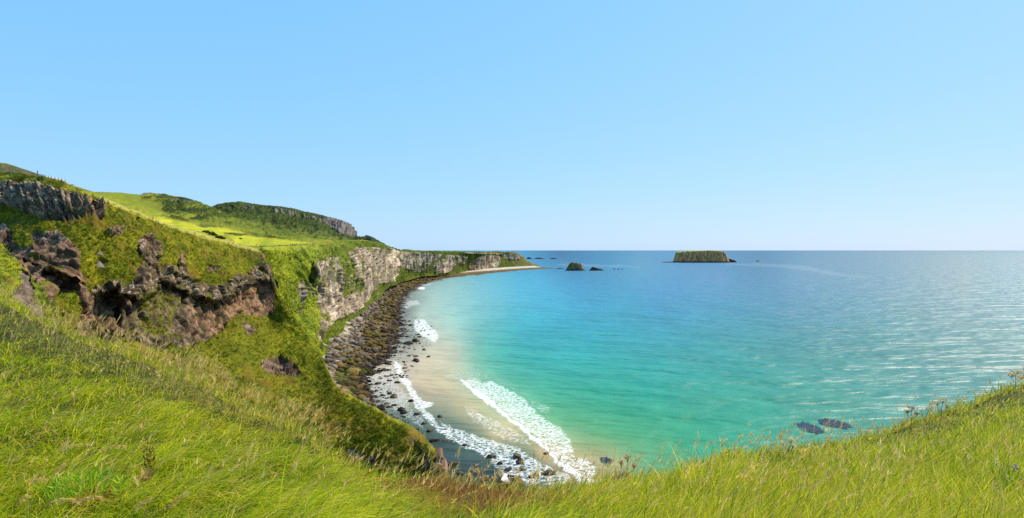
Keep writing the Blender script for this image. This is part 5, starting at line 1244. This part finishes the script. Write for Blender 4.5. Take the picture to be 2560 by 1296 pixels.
person(731, 616.3, (0.04, 0.04, 0.05), (0.04, 0.04, 0.05), DKB, 'walker all in black beside the one in rust', -0.4)
person(737, 616.0, (0.75, 0.76, 0.80), (0.06, 0.08, 0.16), BRN, 'walker in a white top between two dark-clad walkers by the wall', 1.7, 1)
person(741, 616.0, (0.06, 0.07, 0.10), (0.05, 0.05, 0.06), DKB, 'walker in a navy jacket second from right of the wall group', 2.4)
person(746, 615.8, (0.82, 0.84, 0.90), (0.30, 0.32, 0.40), FAIR, 'walker in bright white top and grey trousers, right end of wall group', 0.8)
person(768, 614.0, (0.09, 0.055, 0.04), (0.06, 0.05, 0.05), DKB, 'walker in dark brown standing alone between the two groups', 1.1)
person(775, 614.3, (0.55, 0.20, 0.16), (0.10, 0.07, 0.06), BRN, 'walker in a dusty pink top at the left of the upper group', -0.8, 1)
person(780, 613.6, (0.80, 0.16, 0.10), (0.08, 0.07, 0.09), DKB, 'walker in a scarlet top in the middle of the upper group', 0.3)
person(783, 612.2, (0.78, 0.62, 0.62), (0.10, 0.10, 0.14), FAIR, 'walker in a pale pink top in the upper group', 2.0, 1)
person(786, 611.6, (0.10, 0.10, 0.16), (0.05, 0.05, 0.06), DKB, 'walker in a dark blue top near the upper group’s right end', 0.9)
person(789, 612.0, (0.80, 0.78, 0.78), (0.20, 0.20, 0.25), BRN, 'walker in a white shirt right of the dark blue one', 1.5)
person(792, 611.2, (0.05, 0.045, 0.05), (0.05, 0.05, 0.05), DKB, 'walker in black at the far right of the upper group', -0.3, 1)

def shrub(px, py, w_, h_, label):
    p = plat_pt(px, py); n = 900
    e = empty('shrub', p - np.array([0, 0, 0.3]), label, 'shrub', 'dark shrubs on the clifftop pasture')
    d = RS.normal(size=(n, 3)); d /= np.linalg.norm(d, axis=1)[:, None]; d[:, 2] = np.abs(d[:, 2])
    r = RS.uniform(0.45, 1, n) ** 0.6 * (1 + 0.35 * fbm(d * 1.7 + px, 3))
    root = d * r[:, None] * np.array([w_, w_ * 0.7, h_])
    c = cmix((0.030, 0.050, 0.012), (0.095, 0.115, 0.02), RS.uniform(0, 1, n))
    V_, f_, C_, _ = blade_mesh(root, RS.uniform(0.3, 0.7, n), RS.uniform(0.25, 0.5, n), RS.uniform(0, 6.28, n), RS.uniform(0, 1.5, n), RS.uniform(0, 0.6, n), c, 2)
    part('foliage', (V_, f_, C_), M_GRASS, e)
    st = [(np.array([[0.15 * math.cos(k), 0.15 * math.sin(k), -0.3], [w_ * 0.4 * math.cos(k), w_ * 0.3 * math.sin(k), h_ * 0.6]]), 0.08, (0.10, 0.07, 0.04)) for k in (0, 1.6, 3.1, 4.5)]
    part('stems', tubes(st), M_DRY, e)
shrub(531, 589, 3.2, 2.2, 'olive shrub beside the pale path, upper left of the pair')
shrub(549, 597, 3.0, 2.0, 'dark shrub below the upper shrub beside the pale path')
shrub(514, 582, 3.0, 1.6, 'low shrub at the upper end of the path-side shrubs')
shrub(601, 598, 1.5, 0.9, 'tiny shrub at the left corner of the bright yellow field')
# ------------------------------------------------------------------ camera, light, sky
cam = bpy.data.cameras.new('camera'); co = bpy.data.objects.new('camera', cam); COL.objects.link(co)
co.location = (0, 0, H); co.rotation_euler = (math.radians(90), 0, 0)
cam.sensor_width = 36; cam.lens = F / 2560 * 36; cam.shift_y = (HY - 648.0) / 2560
cam.clip_start = 0.05; cam.clip_end = 250000
SC.camera = co
SUN_AZ, SUN_EL = 55.0, 45.0
sun = bpy.data.lights.new('sun', 'SUN'); sun.energy = 5.0; sun.angle = math.radians(0.6); sun.color = (1.0, 0.90, 0.73)
so = bpy.data.objects.new('sun', sun); COL.objects.link(so)
sd = Vector((math.sin(math.radians(SUN_AZ)) * math.cos(math.radians(SUN_EL)), math.cos(math.radians(SUN_AZ)) * math.cos(math.radians(SUN_EL)), math.sin(math.radians(SUN_EL))))
so.rotation_euler = sd.to_track_quat('Z', 'Y').to_euler()
w = bpy.data.worlds.new('World'); SC.world = w; w.use_nodes = True
nt = w.node_tree; nt.nodes.clear()
sk = nt.nodes.new('ShaderNodeTexSky'); sk.sky_type = 'NISHITA'; sk.sun_disc = False; sk.sun_elevation = math.radians(SUN_EL); sk.sun_rotation = math.radians(SUN_AZ)
sk.altitude = 50; sk.air_density = 1.0; sk.dust_density = 0.4; sk.ozone_density = 1.5
bg = nt.nodes.new('ShaderNodeBackground'); bg.inputs[1].default_value = 0.12
ow = nt.nodes.new('ShaderNodeOutputWorld')
sp = nt.nodes.new('ShaderNodeSeparateColor'); cb_ = nt.nodes.new('ShaderNodeCombineColor'); nt.links.new(sk.outputs[0], sp.inputs[0])
for k, (pw, mul) in enumerate(((0.55, 1.24), (0.27, 3.02), (0.04, 6.2))):      # flatter, cleaner air than the model's default
    m1 = nt.nodes.new('ShaderNodeMath'); m1.operation = 'POWER'; m1.inputs[1].default_value = pw; nt.links.new(sp.outputs[k], m1.inputs[0])
    m2 = nt.nodes.new('ShaderNodeMath'); m2.operation = 'MULTIPLY'; m2.inputs[1].default_value = mul; nt.links.new(m1.outputs[0], m2.inputs[0]); nt.links.new(m2.outputs[0], cb_.inputs[k])
nt.links.new(cb_.outputs[0], bg.inputs[0]); nt.links.new(bg.outputs[0], ow.inputs[0])
SC.view_settings.view_transform = 'Standard'; SC.view_settings.look = 'None'; SC.view_settings.exposure = 0.35; SC.view_settings.gamma = 1
SC.cycles.use_denoising = False
SC.cycles.max_bounces = 6
